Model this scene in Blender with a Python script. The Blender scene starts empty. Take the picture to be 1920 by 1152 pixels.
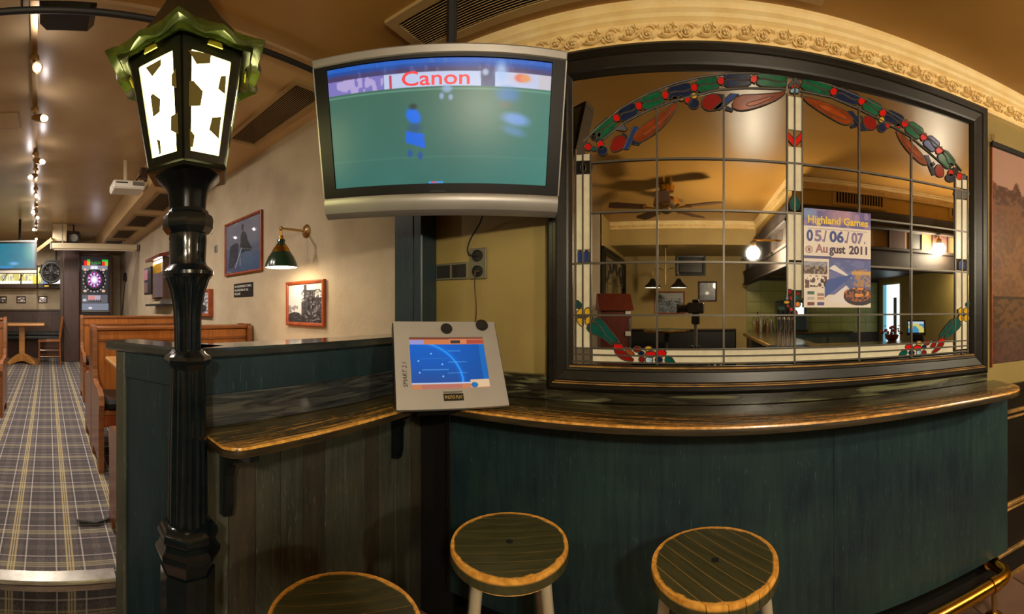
import bpy, bmesh, math, random
import numpy as np
from mathutils import Vector, Matrix
sin, cos, tan, pi = math.sin, math.cos, math.tan, math.pi
random.seed(7)
SC = bpy.context.scene
COL = SC.collection

# ------------------------------------------------------------------ camera, world, exposure
ZC = 1.46                    # lens height above the lower floor
FPX, PX0, PY0 = 766.0, 1293.0, 579.0     # pixels per radian, column that faces +Y, horizon row (1920 x 1152 frame)
cam_d = bpy.data.cameras.new('camera')
cam_d.type = 'PANO'
cam_d.panorama_type = 'CENTRAL_CYLINDRICAL'
cam_d.central_cylindrical_range_u_min = -960 / FPX
cam_d.central_cylindrical_range_u_max = 960 / FPX
cam_d.central_cylindrical_range_v_min = -(1152 - PY0) / FPX
cam_d.central_cylindrical_range_v_max = PY0 / FPX
cam_d.central_cylindrical_radius = 1.0
cam_d.clip_start = 0.005
cam = bpy.data.objects.new('camera', cam_d)
COL.objects.link(cam)
cam.location = (0, 0, ZC)
cam.rotation_euler = (pi / 2, 0, -(960 - PX0) / FPX)
SC.camera = cam
world = bpy.data.worlds.new('world')
SC.world = world
world.use_nodes = True
world.node_tree.nodes['Background'].inputs[0].default_value = (0.02, 0.018, 0.015, 1)
SC.view_settings.view_transform = 'Standard'
SC.view_settings.look = 'None'
SC.view_settings.exposure = 0.32
SC.view_settings.gamma = 1.0
SC.view_settings.use_curve_mapping = False
try:
    SC.cycles.max_bounces = 8
    SC.cycles.diffuse_bounces = 4
    SC.cycles.glossy_bounces = 4
    SC.cycles.sample_clamp_indirect = 4.0
    SC.cycles.caustics_reflective = False
    SC.cycles.caustics_refractive = False
except Exception:
    pass

WARM = (1.0, 0.72, 0.40)
def lamp(name, loc, power, color=WARM, radius=0.05, parent=None, spot=None, direction=None):
    d = bpy.data.lights.new(name, 'SPOT' if spot else 'POINT')
    d.energy = power
    d.color = color
    d.shadow_soft_size = radius
    if spot:
        d.spot_size = spot
        d.spot_blend = 0.6
    o = bpy.data.objects.new(name, d)
    COL.objects.link(o)
    o.location = loc
    if direction is not None:
        o.rotation_euler = Vector(direction).to_track_quat('-Z', 'Y').to_euler()
    if parent is not None:
        o.parent = parent
    return o

# ------------------------------------------------------------------ measuring: a pixel of the photograph and a known plane give a place in the room
def ray(px, py):
    t = (px - PX0) / FPX
    return Vector((sin(t), cos(t), (PY0 - py) / FPX))
CAM0 = Vector((0, 0, ZC))
def Py(px, py, y):
    r = ray(px, py); return CAM0 + r * (y / r.y)
def Px(px, py, x):
    r = ray(px, py); return CAM0 + r * (x / r.x)
def Pz(px, py, z):
    r = ray(px, py); return CAM0 + r * ((z - ZC) / r.z)
def Pr(px, py, rho):
    return CAM0 + ray(px, py) * rho
def Pp(px, py, o, n):
    r = ray(px, py); return CAM0 + r * ((Vector(o) - CAM0).dot(n) / r.dot(n))
YM = 1.612                   # plane of the leaded mirror
def Mv(px, py, yv):          # something seen in the mirror at apparent depth yv: its real place
    v = Py(px, py, yv); return Vector((v.x, 2 * YM - v.y, v.z))

# ------------------------------------------------------------------ colour and materials
def lin(c):
    return tuple(x / 12.92 if x <= 0.04045 else ((x + 0.055) / 1.055) ** 2.4 for x in c)
def S(r, g, b):
    return lin((r / 255, g / 255, b / 255))
class NT:
    def __init__(s, m):
        s.t = m.node_tree; s.n = s.t.nodes; s.l = s.t.links
    def put(s, sock, v):
        if hasattr(v, 'is_output'): s.l.new(v, sock)
        elif isinstance(v, (tuple, list)) and len(v) == 3 and sock.type == 'RGBA': sock.default_value = (*v, 1)
        else: sock.default_value = v
    def m(s, op, a, b=0.0, c=None):
        n = s.n.new('ShaderNodeMath'); n.operation = op
        s.put(n.inputs[0], a); s.put(n.inputs[1], b)
        if c is not None: s.put(n.inputs[2], c)
        return n.outputs[0]
    def mix(s, f, a, b, mode='MIX'):
        n = s.n.new('ShaderNodeMix'); n.data_type = 'RGBA'; n.blend_type = mode
        s.put(n.inputs[0], f); s.put(n.inputs[6], a); s.put(n.inputs[7], b)
        return n.outputs[2]
    def coord(s, kind='Object'):
        return s.n.new('ShaderNodeTexCoord').outputs[kind]
    def mapping(s, v, scale=(1, 1, 1), rot=(0, 0, 0)):
        n = s.n.new('ShaderNodeMapping'); s.put(n.inputs[0], v)
        n.inputs['Scale'].default_value = scale; n.inputs['Rotation'].default_value = rot
        return n.outputs[0]
    def noise(s, v, scale, detail=4, rough=0.55, dist=0.0):
        n = s.n.new('ShaderNodeTexNoise'); s.put(n.inputs['Vector'], v)
        n.inputs['Scale'].default_value = scale; n.inputs['Detail'].default_value = detail
        n.inputs['Roughness'].default_value = rough; n.inputs['Distortion'].default_value = dist
        return n.outputs[0]
    def ramp(s, f, lo, hi):
        n = s.n.new('ShaderNodeMapRange'); n.clamp = True
        s.put(n.inputs[0], f); n.inputs[1].default_value = lo; n.inputs[2].default_value = hi
        return n.outputs[0]
    def xyz(s, v):
        n = s.n.new('ShaderNodeSeparateXYZ'); s.put(n.inputs[0], v); return n.outputs
    def attr(s, name):
        n = s.n.new('ShaderNodeAttribute'); n.attribute_name = name; return n
    def bump(s, h, strength, dist=0.01):
        n = s.n.new('ShaderNodeBump'); s.put(n.inputs['Height'], h)
        n.inputs['Strength'].default_value = strength; n.inputs['Distance'].default_value = dist
        return n.outputs[0]
def base(name):
    m = bpy.data.materials.new(name); m.use_nodes = True
    return m, NT(m), m.node_tree.nodes['Principled BSDF']
def mat(name, col, rough=0.5, metal=0.0, col2=None, scale=8.0, stretch=(1, 1, 1), lo=0.35, hi=0.65, bump=0.0, bscale=None,
        emit=None, es=0.0, coat=0.0, spec=None, trans=0.0):
    m, N, P = base(name)
    P.inputs['Roughness'].default_value = rough; P.inputs['Metallic'].default_value = metal
    P.inputs['Base Color'].default_value = (*col, 1)
    if coat: P.inputs['Coat Weight'].default_value = coat; P.inputs['Coat Roughness'].default_value = 0.12
    if spec is not None: P.inputs['Specular IOR Level'].default_value = spec
    if trans: P.inputs['Transmission Weight'].default_value = trans
    v = N.mapping(N.coord(), stretch) if (col2 or bump) else None
    if col2:
        f = N.noise(v, scale, 6)
        N.put(P.inputs['Base Color'], N.mix(N.ramp(f, lo, hi), col, col2))
    if bump:
        N.put(P.inputs['Normal'], N.bump(N.noise(v, bscale or scale, 5), bump))
    if emit:
        P.inputs['Emission Color'].default_value = (*emit, 1); P.inputs['Emission Strength'].default_value = es
    return m
def print_mat(name, es=0.0, rough=0.35, spec=0.5, coat=0.0):
    m, N, P = base(name)
    a = N.attr('Col').outputs['Color']
    P.inputs['Roughness'].default_value = rough
    P.inputs['Specular IOR Level'].default_value = spec
    if coat: P.inputs['Coat Weight'].default_value = coat; P.inputs['Coat Roughness'].default_value = 0.03
    if es:
        P.inputs['Base Color'].default_value = (0.01, 0.01, 0.012, 1)
        N.put(P.inputs['Emission Color'], a); P.inputs['Emission Strength'].default_value = es
    else:
        N.put(P.inputs['Base Color'], a)
    return m

def dark_paint(name, c1, c2, rough=0.32, axis='z'):
    m, N, P = base(name)
    v = N.coord()
    st = {'z': (14, 14, 1.2), 'x': (1.2, 14, 14), 'y': (14, 1.2, 14)}[axis]
    g = N.noise(N.mapping(v, st), 3.0, 8, 0.65)
    s = N.noise(v, 2.2, 4)
    c = N.mix(N.ramp(N.m('ADD', N.m('MULTIPLY', g, 0.5), N.m('MULTIPLY', s, 0.5)), 0.36, 0.62), c1, c2)
    scr = N.noise(N.mapping(v, tuple(q * 4 for q in st)), 4.0, 2)
    c = N.mix(N.m('MULTIPLY', N.ramp(scr, 0.64, 0.74), 0.45), c, tuple(min(1, x * 4 + 0.02) for x in c2))
    N.put(P.inputs['Base Color'], c)
    P.inputs['Roughness'].default_value = rough
    N.put(P.inputs['Normal'], N.bump(g, 0.12, 0.004))
    return m
M = {}
M['paint_teal'] = dark_paint('paint_teal', S(24, 42, 50), S(37, 58, 66), 0.34)
M['paint_panel'] = dark_paint('paint_panel', S(20, 36, 50), S(43, 67, 64), 0.40)
M['trim_grey'] = dark_paint('trim_grey', S(62, 66, 58), S(84, 86, 76), 0.34)
M['plank'] = dark_paint('plank', S(48, 52, 46), S(80, 82, 70), 0.42)
M['plank_b'] = dark_paint('plank_b', S(40, 42, 40), S(74, 68, 56), 0.42)
M['frame_black'] = dark_paint('frame_black', S(11, 10, 9), S(30, 27, 20), 0.34, 'x')
M['frame_black_v'] = dark_paint('frame_black_v', S(11, 10, 9), S(30, 27, 20), 0.34, 'z')
M['plaster'] = mat('plaster', S(184, 169, 144), 0.7, col2=S(168, 152, 128), scale=3, bump=0.22, bscale=55)
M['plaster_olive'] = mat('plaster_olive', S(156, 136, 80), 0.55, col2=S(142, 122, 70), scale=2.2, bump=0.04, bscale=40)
M['plaster_cream'] = mat('plaster_cream', S(178, 152, 90), 0.6, col2=S(166, 140, 80), scale=2.5, bump=0.05, bscale=30)
M['ceiling'] = mat('ceiling', S(166, 124, 60), 0.28, col2=S(154, 112, 52), scale=2.0, bump=0.03, bscale=14)
M['ceiling_left'] = mat('ceiling_left', S(194, 168, 124), 0.30, col2=S(180, 152, 110), scale=2.0, bump=0.04, bscale=9)
M['soffit'] = mat('soffit', S(206, 176, 128), 0.5, col2=S(196, 164, 116), scale=2.0)
M['cornice'] = mat('cornice', S(248, 224, 166), 0.5, col2=S(238, 206, 140), scale=10)
M['brass'] = mat('brass', S(212, 160, 62), 0.22, 1.0, col2=S(180, 128, 44), scale=9)
M['gilt'] = mat('gilt', S(196, 150, 84), 0.4, 0.2, col2=S(120, 90, 50), scale=14)
M['bronze'] = mat('bronze', S(190, 160, 112), 0.3, 1.0)
M['chrome'] = mat('chrome', S(200, 200, 205), 0.15, 1.0)
M['steel'] = mat('steel', S(176, 172, 165), 0.3, 0.9, col2=S(150, 146, 140), scale=20, stretch=(1, 1, 12))
M['silver'] = mat('silver', S(186, 184, 182), 0.38, 0.35, col2=S(176, 174, 172), scale=4)
M['tv_silver'] = mat('tv_silver', S(150, 146, 142), 0.36, 0.4, col2=S(142, 138, 134), scale=4)
M['silver_dark'] = mat('silver_dark', S(120, 118, 116), 0.4, 0.4)
M['black_plastic'] = mat('black_plastic', S(20, 18, 18), 0.35)
M['black_gloss'] = mat('black_gloss', S(10, 17, 20), 0.15, col2=S(16, 25, 28), scale=20, bump=0.06, bscale=42, coat=0.35, spec=0.45)
M['cap'] = mat('cap', S(52, 58, 58), 0.14, col2=S(40, 46, 46), scale=6, coat=0.8)
M['black_matt'] = mat('black_matt', S(16, 15, 15), 0.6)
M['cast_green'] = mat('cast_green', S(34, 44, 12), 0.26, col2=S(66, 78, 22), scale=12, bump=0.12, bscale=22, coat=0.4)
M['pew'] = mat('pew', S(176, 106, 44), 0.32, col2=S(146, 82, 32), scale=5, stretch=(9, 9, 0.7), coat=0.3)
M['pew_dark'] = mat('pew_dark', S(140, 82, 38), 0.35, col2=S(108, 62, 28), scale=5, stretch=(9, 0.7, 9), coat=0.3)
M['oak'] = mat('oak', S(190, 136, 74), 0.35, col2=S(164, 112, 58), scale=6, stretch=(8, 1, 8), coat=0.2)
M['brown_wood'] = mat('brown_wood', S(66, 40, 26), 0.4, col2=S(48, 28, 19), scale=5, stretch=(9, 9, 0.8))
M['purple_wood'] = mat('purple_wood', S(70, 46, 42), 0.45, col2=S(54, 35, 33), scale=4, stretch=(9, 9, 0.8))
M['red_wood'] = mat('red_wood', S(112, 40, 24), 0.35, col2=S(84, 28, 18), scale=5, stretch=(9, 9, 0.8))
M['house_red'] = mat('house_red', S(84, 32, 22), 0.35, col2=S(64, 22, 16), scale=5, stretch=(9, 9, 0.8))
M['frame_red'] = mat('frame_red', S(150, 72, 36), 0.35, col2=S(122, 54, 26), scale=12)
M['leather'] = mat('leather', S(22, 24, 24), 0.35, bump=0.1, bscale=90)
M['white_plastic'] = mat('white_plastic', S(222, 218, 210), 0.4)
M['cream_metal'] = mat('cream_metal', S(206, 190, 160), 0.4)
M['vent_paint'] = mat('vent_paint', S(170, 142, 96), 0.5)
M['vent_dark'] = mat('vent_dark', S(24, 19, 12), 0.8)
M['grille_tan'] = mat('grille_tan', S(150, 124, 84), 0.6)
M['lead'] = mat('lead', S(92, 86, 78), 0.4, 0.5)
M['cast_dark'] = mat('cast_dark', S(13, 15, 8), 0.3, col2=S(20, 23, 10), scale=14, bump=0.1, bscale=30)
M['roof_dark'] = mat('roof_dark', S(26, 22, 12), 0.4, col2=S(36, 32, 16), scale=12, bump=0.1, bscale=22)
M['badge'] = mat('badge', S(150, 140, 34), 0.3, 0.3, coat=0.4)
M['green_enamel'] = mat('green_enamel', S(20, 48, 34), 0.18, coat=0.6)
M['socket_grey'] = mat('socket_grey', S(104, 100, 84), 0.45)
M['lens'] = mat('lens', S(8, 8, 14), 0.05)
M['tile'] = mat('tile', S(134, 104, 86), 0.45, col2=S(118, 90, 74), scale=6)
M['grout'] = mat('grout', S(58, 46, 38), 0.8)
M['bar_tile'] = mat('bar_tile', S(150, 148, 78), 0.35, col2=S(140, 136, 70), scale=3)
M['stool_leg'] = mat('stool_leg', S(196, 184, 158), 0.35, 0.35)
def glass(name, c, rough=0.12, c2=None, scale=30):
    return mat(name, c, rough, col2=c2, scale=scale, stretch=(1, 1, 1), coat=0.2)
G = {'white': glass('glass_white', S(226, 220, 196), 0.18, S(214, 208, 182)), 'red': glass('glass_red', S(206, 24, 22)), 'dred': glass('glass_dark_red', S(132, 26, 24)),
     'green': glass('glass_green', S(14, 106, 70), c2=S(8, 74, 54)), 'navy': glass('glass_navy', S(20, 40, 78), c2=S(13, 28, 56)), 'teal': glass('glass_teal', S(14, 92, 84), c2=S(10, 66, 64)),
     'brown': glass('glass_brown', S(140, 62, 26), c2=S(108, 42, 18), scale=18), 'amber': glass('glass_amber', S(168, 76, 28), c2=S(130, 52, 20), scale=18), 'yellow': glass('glass_yellow', S(226, 184, 40), c2=S(206, 160, 30)),
     'blue': glass('glass_blue', S(26, 58, 128)), 'sky': glass('glass_sky', S(88, 160, 214), c2=S(200, 222, 236), scale=60), 'grey': glass('glass_grey', S(86, 92, 100)), 'orange': glass('glass_orange', S(222, 130, 30)),
     'pink': glass('glass_pink', S(206, 150, 130)), 'black': glass('glass_black', S(22, 26, 28))}
M['mirror'] = mat('mirror', (0.74, 0.72, 0.67), 0.015, 1.0)
M['globe'] = mat('globe', (1, 0.93, 0.85), 0.3, emit=(1.0, 0.85, 0.62), es=500)
M['bulb_warm'] = mat('bulb_warm', (1, 0.93, 0.85), 0.3, emit=(1.0, 0.80, 0.50), es=60)
M['bulb'] = mat('bulb', (1, 1, 1), 0.3, emit=(1.0, 0.90, 0.92), es=60)
M['pane'] = mat('pane', (0.9, 0.88, 0.8), 0.3, emit=(1.0, 0.94, 0.36), es=11.0)
M['shade_in'] = mat('shade_in', S(240, 236, 224), 0.5, emit=(1.0, 0.88, 0.66), es=1.6)
M['patch'] = mat('patch', S(70, 58, 14), 0.6, emit=S(84, 70, 14), es=0.3)

# worn counter top: bare wood where the paint has rubbed off towards the front edge
def worn(name, dark1, dark2, streak, gold1, gold2, stretch, rough=0.22):
    m, N, P = base(name)
    v = N.coord(); e = N.attr('wear').outputs['Fac']
    g = N.noise(N.mapping(v, stretch), 5.0, 8, 0.7, 0.6)
    fl = N.noise(N.mapping(v, tuple(q * 0.42 for q in stretch)), 4.0, 3, 0.5, 2.2)
    c = N.mix(N.ramp(g, 0.35, 0.65), dark1, dark2)
    c = N.mix(N.m('MULTIPLY', N.ramp(fl, 0.54, 0.62), 0.55), c, streak)
    g2 = N.ramp(N.noise(N.mapping(v, stretch), 4.0, 9, 0.75, 0.3), 0.36, 0.64)
    k = N.m('ADD', e, N.m('MULTIPLY', N.m('SUBTRACT', g2, 0.5), 0.85))
    w = N.ramp(k, 0.62, 0.92)
    gold = N.mix(N.ramp(N.noise(v, 40, 4), 0.35, 0.65), gold1, gold2)
    N.put(P.inputs['Base Color'], N.mix(w, c, gold))
    P.inputs['Roughness'].default_value = rough
    P.inputs['Coat Weight'].default_value = 0.35
    N.put(P.inputs['Normal'], N.bump(g, 0.10, 0.003))
    return m
M['counter_x'] = worn('counter_x', S(26, 22, 14), S(64, 50, 26), S(96, 98, 62), S(236, 174, 84), S(176, 120, 52), (0.8, 22, 22))
M['counter_y'] = worn('counter_y', S(34, 32, 18), S(84, 72, 30), S(112, 98, 44), S(244, 182, 84), S(184, 132, 52), (22, 0.8, 22))
M['counter_edge'] = mat('counter_edge', S(34, 30, 22), 0.3, col2=S(66, 54, 34), scale=8, stretch=(1, 1, 9))
M['upstand'] = worn('upstand', S(18, 18, 14), S(58, 54, 38), S(140, 142, 104), S(150, 110, 60), S(110, 80, 40), (0.9, 20, 9), 0.22)

def seat_mat():
    m, N, P = base('stool_paint')
    v = N.coord(); X = N.xyz(v)
    r = N.m('SQRT', N.m('ADD', N.m('MULTIPLY', X[0], X[0]), N.m('MULTIPLY', X[1], X[1])))
    n = N.noise(v, 26, 5)
    rr = N.m('ADD', r, N.m('MULTIPLY', N.m('SUBTRACT', n, 0.5), 0.020))
    top = N.ramp(X[2], 0.764, 0.770)
    w = N.m('MULTIPLY', N.ramp(rr, 0.1575, 0.1625), top)
    g = N.noise(N.mapping(v, (2, 26, 6)), 4, 5)
    c = N.mix(N.ramp(g, 0.3, 0.7), S(50, 52, 32), S(78, 74, 46))
    gold = N.mix(N.ramp(N.noise(v, 60, 3), 0.35, 0.65), S(240, 178, 82), S(206, 142, 56))
    N.put(P.inputs['Base Color'], N.mix(w, c, gold))
    P.inputs['Roughness'].default_value = 0.34
    N.put(P.inputs['Normal'], N.bump(g, 0.1, 0.003))
    return m
M['seat'] = seat_mat()
M['seat_wood'] = mat('seat_wood', S(232, 176, 92), 0.5)

def tartan(name, ax, dim=1.0):
    m, N, P = base(name)
    X = N.xyz(N.coord())
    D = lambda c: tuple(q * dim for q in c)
    def lines(t, off):
        f = N.m('FRACT', N.m('ADD', N.m('DIVIDE', t, 0.245), off))
        d = N.m('ABSOLUTE', N.m('SUBTRACT', f, 0.5))
        le = lambda a, w: N.m('LESS_THAN', a, w)
        yel = N.m('MULTIPLY', le(d, 0.066), N.m('GREATER_THAN', N.m('ABSOLUTE', N.m('SUBTRACT', d, 0.022)), 0.009))
        wht = le(N.m('ABSOLUTE', N.m('SUBTRACT', d, 0.235)), 0.014)
        broad = le(N.m('ABSOLUTE', N.m('SUBTRACT', d, 0.30)), 0.13)
        return yel, wht, broad
    ya, wa, ba = lines(X[ax[0]], 0.12); yb, wb, bb = lines(X[ax[1]], 0.4)
    n = N.noise(N.coord(), 160, 2)
    c = N.mix(N.ramp(n, 0.3, 0.7), D(S(80, 75, 76)), D(S(116, 109, 108)))
    for b in (ba, bb): c = N.mix(N.m('MULTIPLY', b, 0.30), c, D(S(52, 52, 62)))
    c = N.mix(N.m('MULTIPLY', yb, 0.34), c, D(S(196, 186, 150)))
    c = N.mix(N.m('MULTIPLY', wb, 0.38), c, D(S(206, 196, 196)))
    c = N.mix(N.m('MULTIPLY', ya, 0.52), c, D(S(200, 184, 136)))
    c = N.mix(N.m('MULTIPLY', wa, 0.44), c, D(S(214, 206, 206)))
    N.put(P.inputs['Base Color'], c)
    P.inputs['Roughness'].default_value = 0.95
    P.inputs['Specular IOR Level'].default_value = 0.1
    return m
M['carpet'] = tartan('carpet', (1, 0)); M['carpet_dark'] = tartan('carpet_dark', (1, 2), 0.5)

# ------------------------------------------------------------------ mesh building
class MB:
    def __init__(s):
        s.v = []; s.f = []; s.mi = []
    def add(s, vs, fs, mi=0, T=None):
        o = len(s.v)
        s.v += [tuple(T @ Vector(p)) if T else tuple(p) for p in vs]
        for f in fs:
            s.f.append([i + o for i in f]); s.mi.append(mi)
        return s
    def box(s, x0, x1, y0, y1, z0, z1, T=None, mi=0, bev=0.0):
        if bev:
            b = min(bev, (x1 - x0) / 2.01, (y1 - y0) / 2.01, (z1 - z0) / 2.01)
            bm = bmesh.new(); bmesh.ops.create_cube(bm, size=1)
            for q in bm.verts: q.co = ((x0 + x1) / 2 + q.co.x * (x1 - x0), (y0 + y1) / 2 + q.co.y * (y1 - y0), (z0 + z1) / 2 + q.co.z * (z1 - z0))
            bmesh.ops.bevel(bm, geom=bm.edges[:], offset=b, segments=1, affect='EDGES', profile=0.5)
            bm.verts.index_update()
            s.add([q.co[:] for q in bm.verts], [[q.index for q in f.verts] for f in bm.faces], mi, T); bm.free()
            return s
        vs = [(x, y, z) for x in (x0, x1) for y in (y0, y1) for z in (z0, z1)]
        return s.add(vs, [(0, 1, 3, 2), (4, 6, 7, 5), (0, 4, 5, 1), (2, 3, 7, 6), (0, 2, 6, 4), (1, 5, 7, 3)], mi, T)
    def prism(s, pts, d, mi=0, T=None):
        n = len(pts); d = Vector(d)
        P = [Vector(p) for p in pts]
        nrm = Vector((0, 0, 0))
        for i in range(n):
            a, b = P[i], P[(i + 1) % n]; nrm += a.cross(b)
        if nrm.dot(d) > 0: P.reverse()
        vs = P + [p + d for p in P]
        fs = [list(range(n)), list(range(2 * n - 1, n - 1, -1))] + [(i, i + n, (i + 1) % n + n, (i + 1) % n) for i in range(n)]
        return s.add(vs, fs, mi, T)
    def lathe(s, prof, n=24, c=(0, 0, 0), T=None, fn=None, mi=0, cap=True, a0=0.0):
        vs = []; c = Vector(c)
        for (r, z) in prof:
            for i in range(n):
                a = a0 + 2 * pi * i / n; q = fn(a, r, z) if fn else r
                vs.append(c + Vector((q * cos(a), q * sin(a), z)))
        fs = []
        for k in range(len(prof) - 1):
            for i in range(n):
                j = (i + 1) % n
                fs.append((k * n + i, k * n + j, (k + 1) * n + j, (k + 1) * n + i))
        if cap:
            fs.append(list(range(n))[::-1]); m = (len(prof) - 1) * n; fs.append([m + i for i in range(n)])
        if prof[0][1] > prof[-1][1]: fs = [list(f)[::-1] for f in fs]
        return s.add(vs, fs, mi, T)
    def tube(s, path, r, n=8, closed=False, T=None, mi=0):
        P = [Vector(p) for p in path]; m = len(P)
        R = r if isinstance(r, (list, tuple)) else [r] * m
        vs = []; u = None
        for i in range(m):
            if closed: t = P[(i + 1) % m] - P[i - 1]
            else: t = P[min(i + 1, m - 1)] - P[max(i - 1, 0)]
            t = t.normalized() if t.length > 1e-9 else Vector((0, 0, 1))
            if u is None:
                u = t.cross(Vector((0, 0, 1)) if abs(t.z) < 0.9 else Vector((1, 0, 0))).normalized()
            else:
                u = (u - t * u.dot(t)); u = u.normalized() if u.length > 1e-6 else t.orthogonal().normalized()
            w = t.cross(u)
            for k in range(n):
                a = 2 * pi * k / n
                vs.append(P[i] + (u * cos(a) + w * sin(a)) * R[i])
        fs = []
        for i in range(m if closed else m - 1):
            j = (i + 1) % m
            for k in range(n):
                l = (k + 1) % n
                fs.append((i * n + k, i * n + l, j * n + l, j * n + k))
        if not closed:
            fs.append(list(range(n))[::-1]); fs.append([(m - 1) * n + k for k in range(n)])
        return s.add(vs, fs, mi, T)
    def sphere(s, c, r, n=16, sz=(1, 1, 1), T=None, mi=0):
        h = n // 2; vs = []; c = Vector(c)
        for i in range(1, h):
            a = pi * i / h
            for k in range(n):
                b = 2 * pi * k / n
                vs.append(c + Vector((r * sz[0] * sin(a) * cos(b), r * sz[1] * sin(a) * sin(b), r * sz[2] * cos(a))))
        vs += [c + Vector((0, 0, r * sz[2])), c - Vector((0, 0, r * sz[2]))]
        t, b = len(vs) - 2, len(vs) - 1; fs = []
        for i in range(h - 2):
            for k in range(n):
                l = (k + 1) % n
                fs.append((i * n + k, (i + 1) * n + k, (i + 1) * n + l, i * n + l))
        for k in range(n):
            l = (k + 1) % n
            fs.append((t, k, l)); fs.append((b, (h - 2) * n + l, (h - 2) * n + k))
        return s.add(vs, fs, mi, T)
    def ring_frame(s, x0, x1, z0, z1, prof, T=None, mi=0):
        vs = []; L = len(prof)
        for (o, y) in prof:
            vs += [(x0 + o, y, z0 + o), (x1 - o, y, z0 + o), (x1 - o, y, z1 - o), (x0 + o, y, z1 - o)]
        fs = []
        for k in range(L):
            l = (k + 1) % L
            for i in range(4):
                j = (i + 1) % 4
                fs.append((k * 4 + i, k * 4 + j, l * 4 + j, l * 4 + i))
        return s.add(vs, fs, mi, T)
    def mesh(s, name, mats, smooth=False):
        me = bpy.data.meshes.new(name)
        me.from_pydata([tuple(p) for p in s.v], [], s.f)
        for m in (mats if isinstance(mats, (list, tuple)) else [mats]): me.materials.append(m)
        me.polygons.foreach_set('material_index', s.mi)
        bm = bmesh.new(); bm.from_mesh(me); bmesh.ops.recalc_face_normals(bm, faces=bm.faces[:]); bm.to_mesh(me); bm.free()
        if smooth:
            me.polygons.foreach_set('use_smooth', [True] * len(me.polygons))
            try: me.set_sharp_from_angle(angle=smooth if smooth is not True else 0.7)
            except Exception: pass
        me.update()
        return me
    def build(s, name, mats, parent=None, smooth=False, loc=None):
        return put(s.mesh(name, mats, smooth), name, parent, loc)
def put(me, name, parent=None, loc=None):
    o = bpy.data.objects.new(name, me); COL.objects.link(o)
    if parent is not None: o.parent = parent
    if loc is not None: o.location = loc
    return o
def tag(o, label=None, cat=None, group=None, kind=None):
    if label: o['label'] = label
    if cat: o['category'] = cat
    if group: o['group'] = group
    if kind: o['kind'] = kind
    return o
def thing(name, label, cat, loc=(0, 0, 0), rz=0.0, group=None, mw=None):
    o = bpy.data.objects.new(name, None); COL.objects.link(o)
    o.empty_display_size = 0.05
    if mw is not None: o.matrix_world = mw
    else: o.location = loc; o.rotation_euler = (0, 0, rz)
    return tag(o, label, cat, group)
def copy_tree(o, parent=None):
    c = o.copy(); COL.objects.link(c)
    if parent is not None: c.parent = parent
    for ch in list(o.children): copy_tree(ch, c)
    return c
def B(name, m, parent=None, *dims, bev=0.0, loc=None):
    return MB().box(*dims, bev=bev).build(name, m, parent, loc=loc)
def facing(c, yaw, pitch=0.0, roll=0.0):        # local X right, Z up, Y away from the viewer
    n = Vector((-sin(yaw), -cos(yaw), 0)); r = Vector((cos(yaw), -sin(yaw), 0)); up = Vector((0, 0, 1))
    u = up * cos(pitch) + n * sin(pitch); nn = n * cos(pitch) - up * sin(pitch)
    r2 = r * cos(roll) + u * sin(roll); u2 = u * cos(roll) - r * sin(roll); a = -nn
    return Matrix(((r2.x, a.x, u2.x, c[0]), (r2.y, a.y, u2.y, c[1]), (r2.z, a.z, u2.z, c[2]), (0, 0, 0, 1)))
def on_pose(mw, px, py, y=0.0):                 # a pixel on the plane Y = y of a posed thing, in its own coordinates
    o = mw @ Vector((0, y, 0)); n = (mw.to_3x3() @ Vector((0, 1, 0))).normalized()
    return mw.inverted() @ Pp(px, py, o, n)
_tx = {}
def text(name, body, size, m, parent, pos, w=None, extrude=0.0006, rot=None, shear=0.0, bold=0.0, align='LEFT'):
    cu = bpy.data.curves.new('lettering', 'FONT'); cu.body = body; cu.size = size; cu.extrude = extrude; cu.align_x = align
    cu.shear = shear; cu.offset = bold; cu.resolution_u = 3
    t = bpy.data.objects.new('tmp', cu); COL.objects.link(t)
    me = bpy.data.meshes.new_from_object(t.evaluated_get(bpy.context.evaluated_depsgraph_get()))
    bpy.data.objects.remove(t); bpy.data.curves.remove(cu)
    R = Matrix.Rotation(pi / 2, 4, 'X')         # stands in X-Z, read from -Y
    if rot: R = Matrix.Rotation(rot, 4, 'Y') @ R
    if w:
        xs = [q.co.x for q in me.vertices]
        if xs:
            k = w / max(1e-6, max(xs) - min(xs)); R = R @ Matrix.Diagonal((k, 1, 1, 1))
    me.transform(Matrix.Translation(pos) @ R)
    me.materials.clear(); me.materials.append(m)
    return put(me, name, parent)

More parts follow.
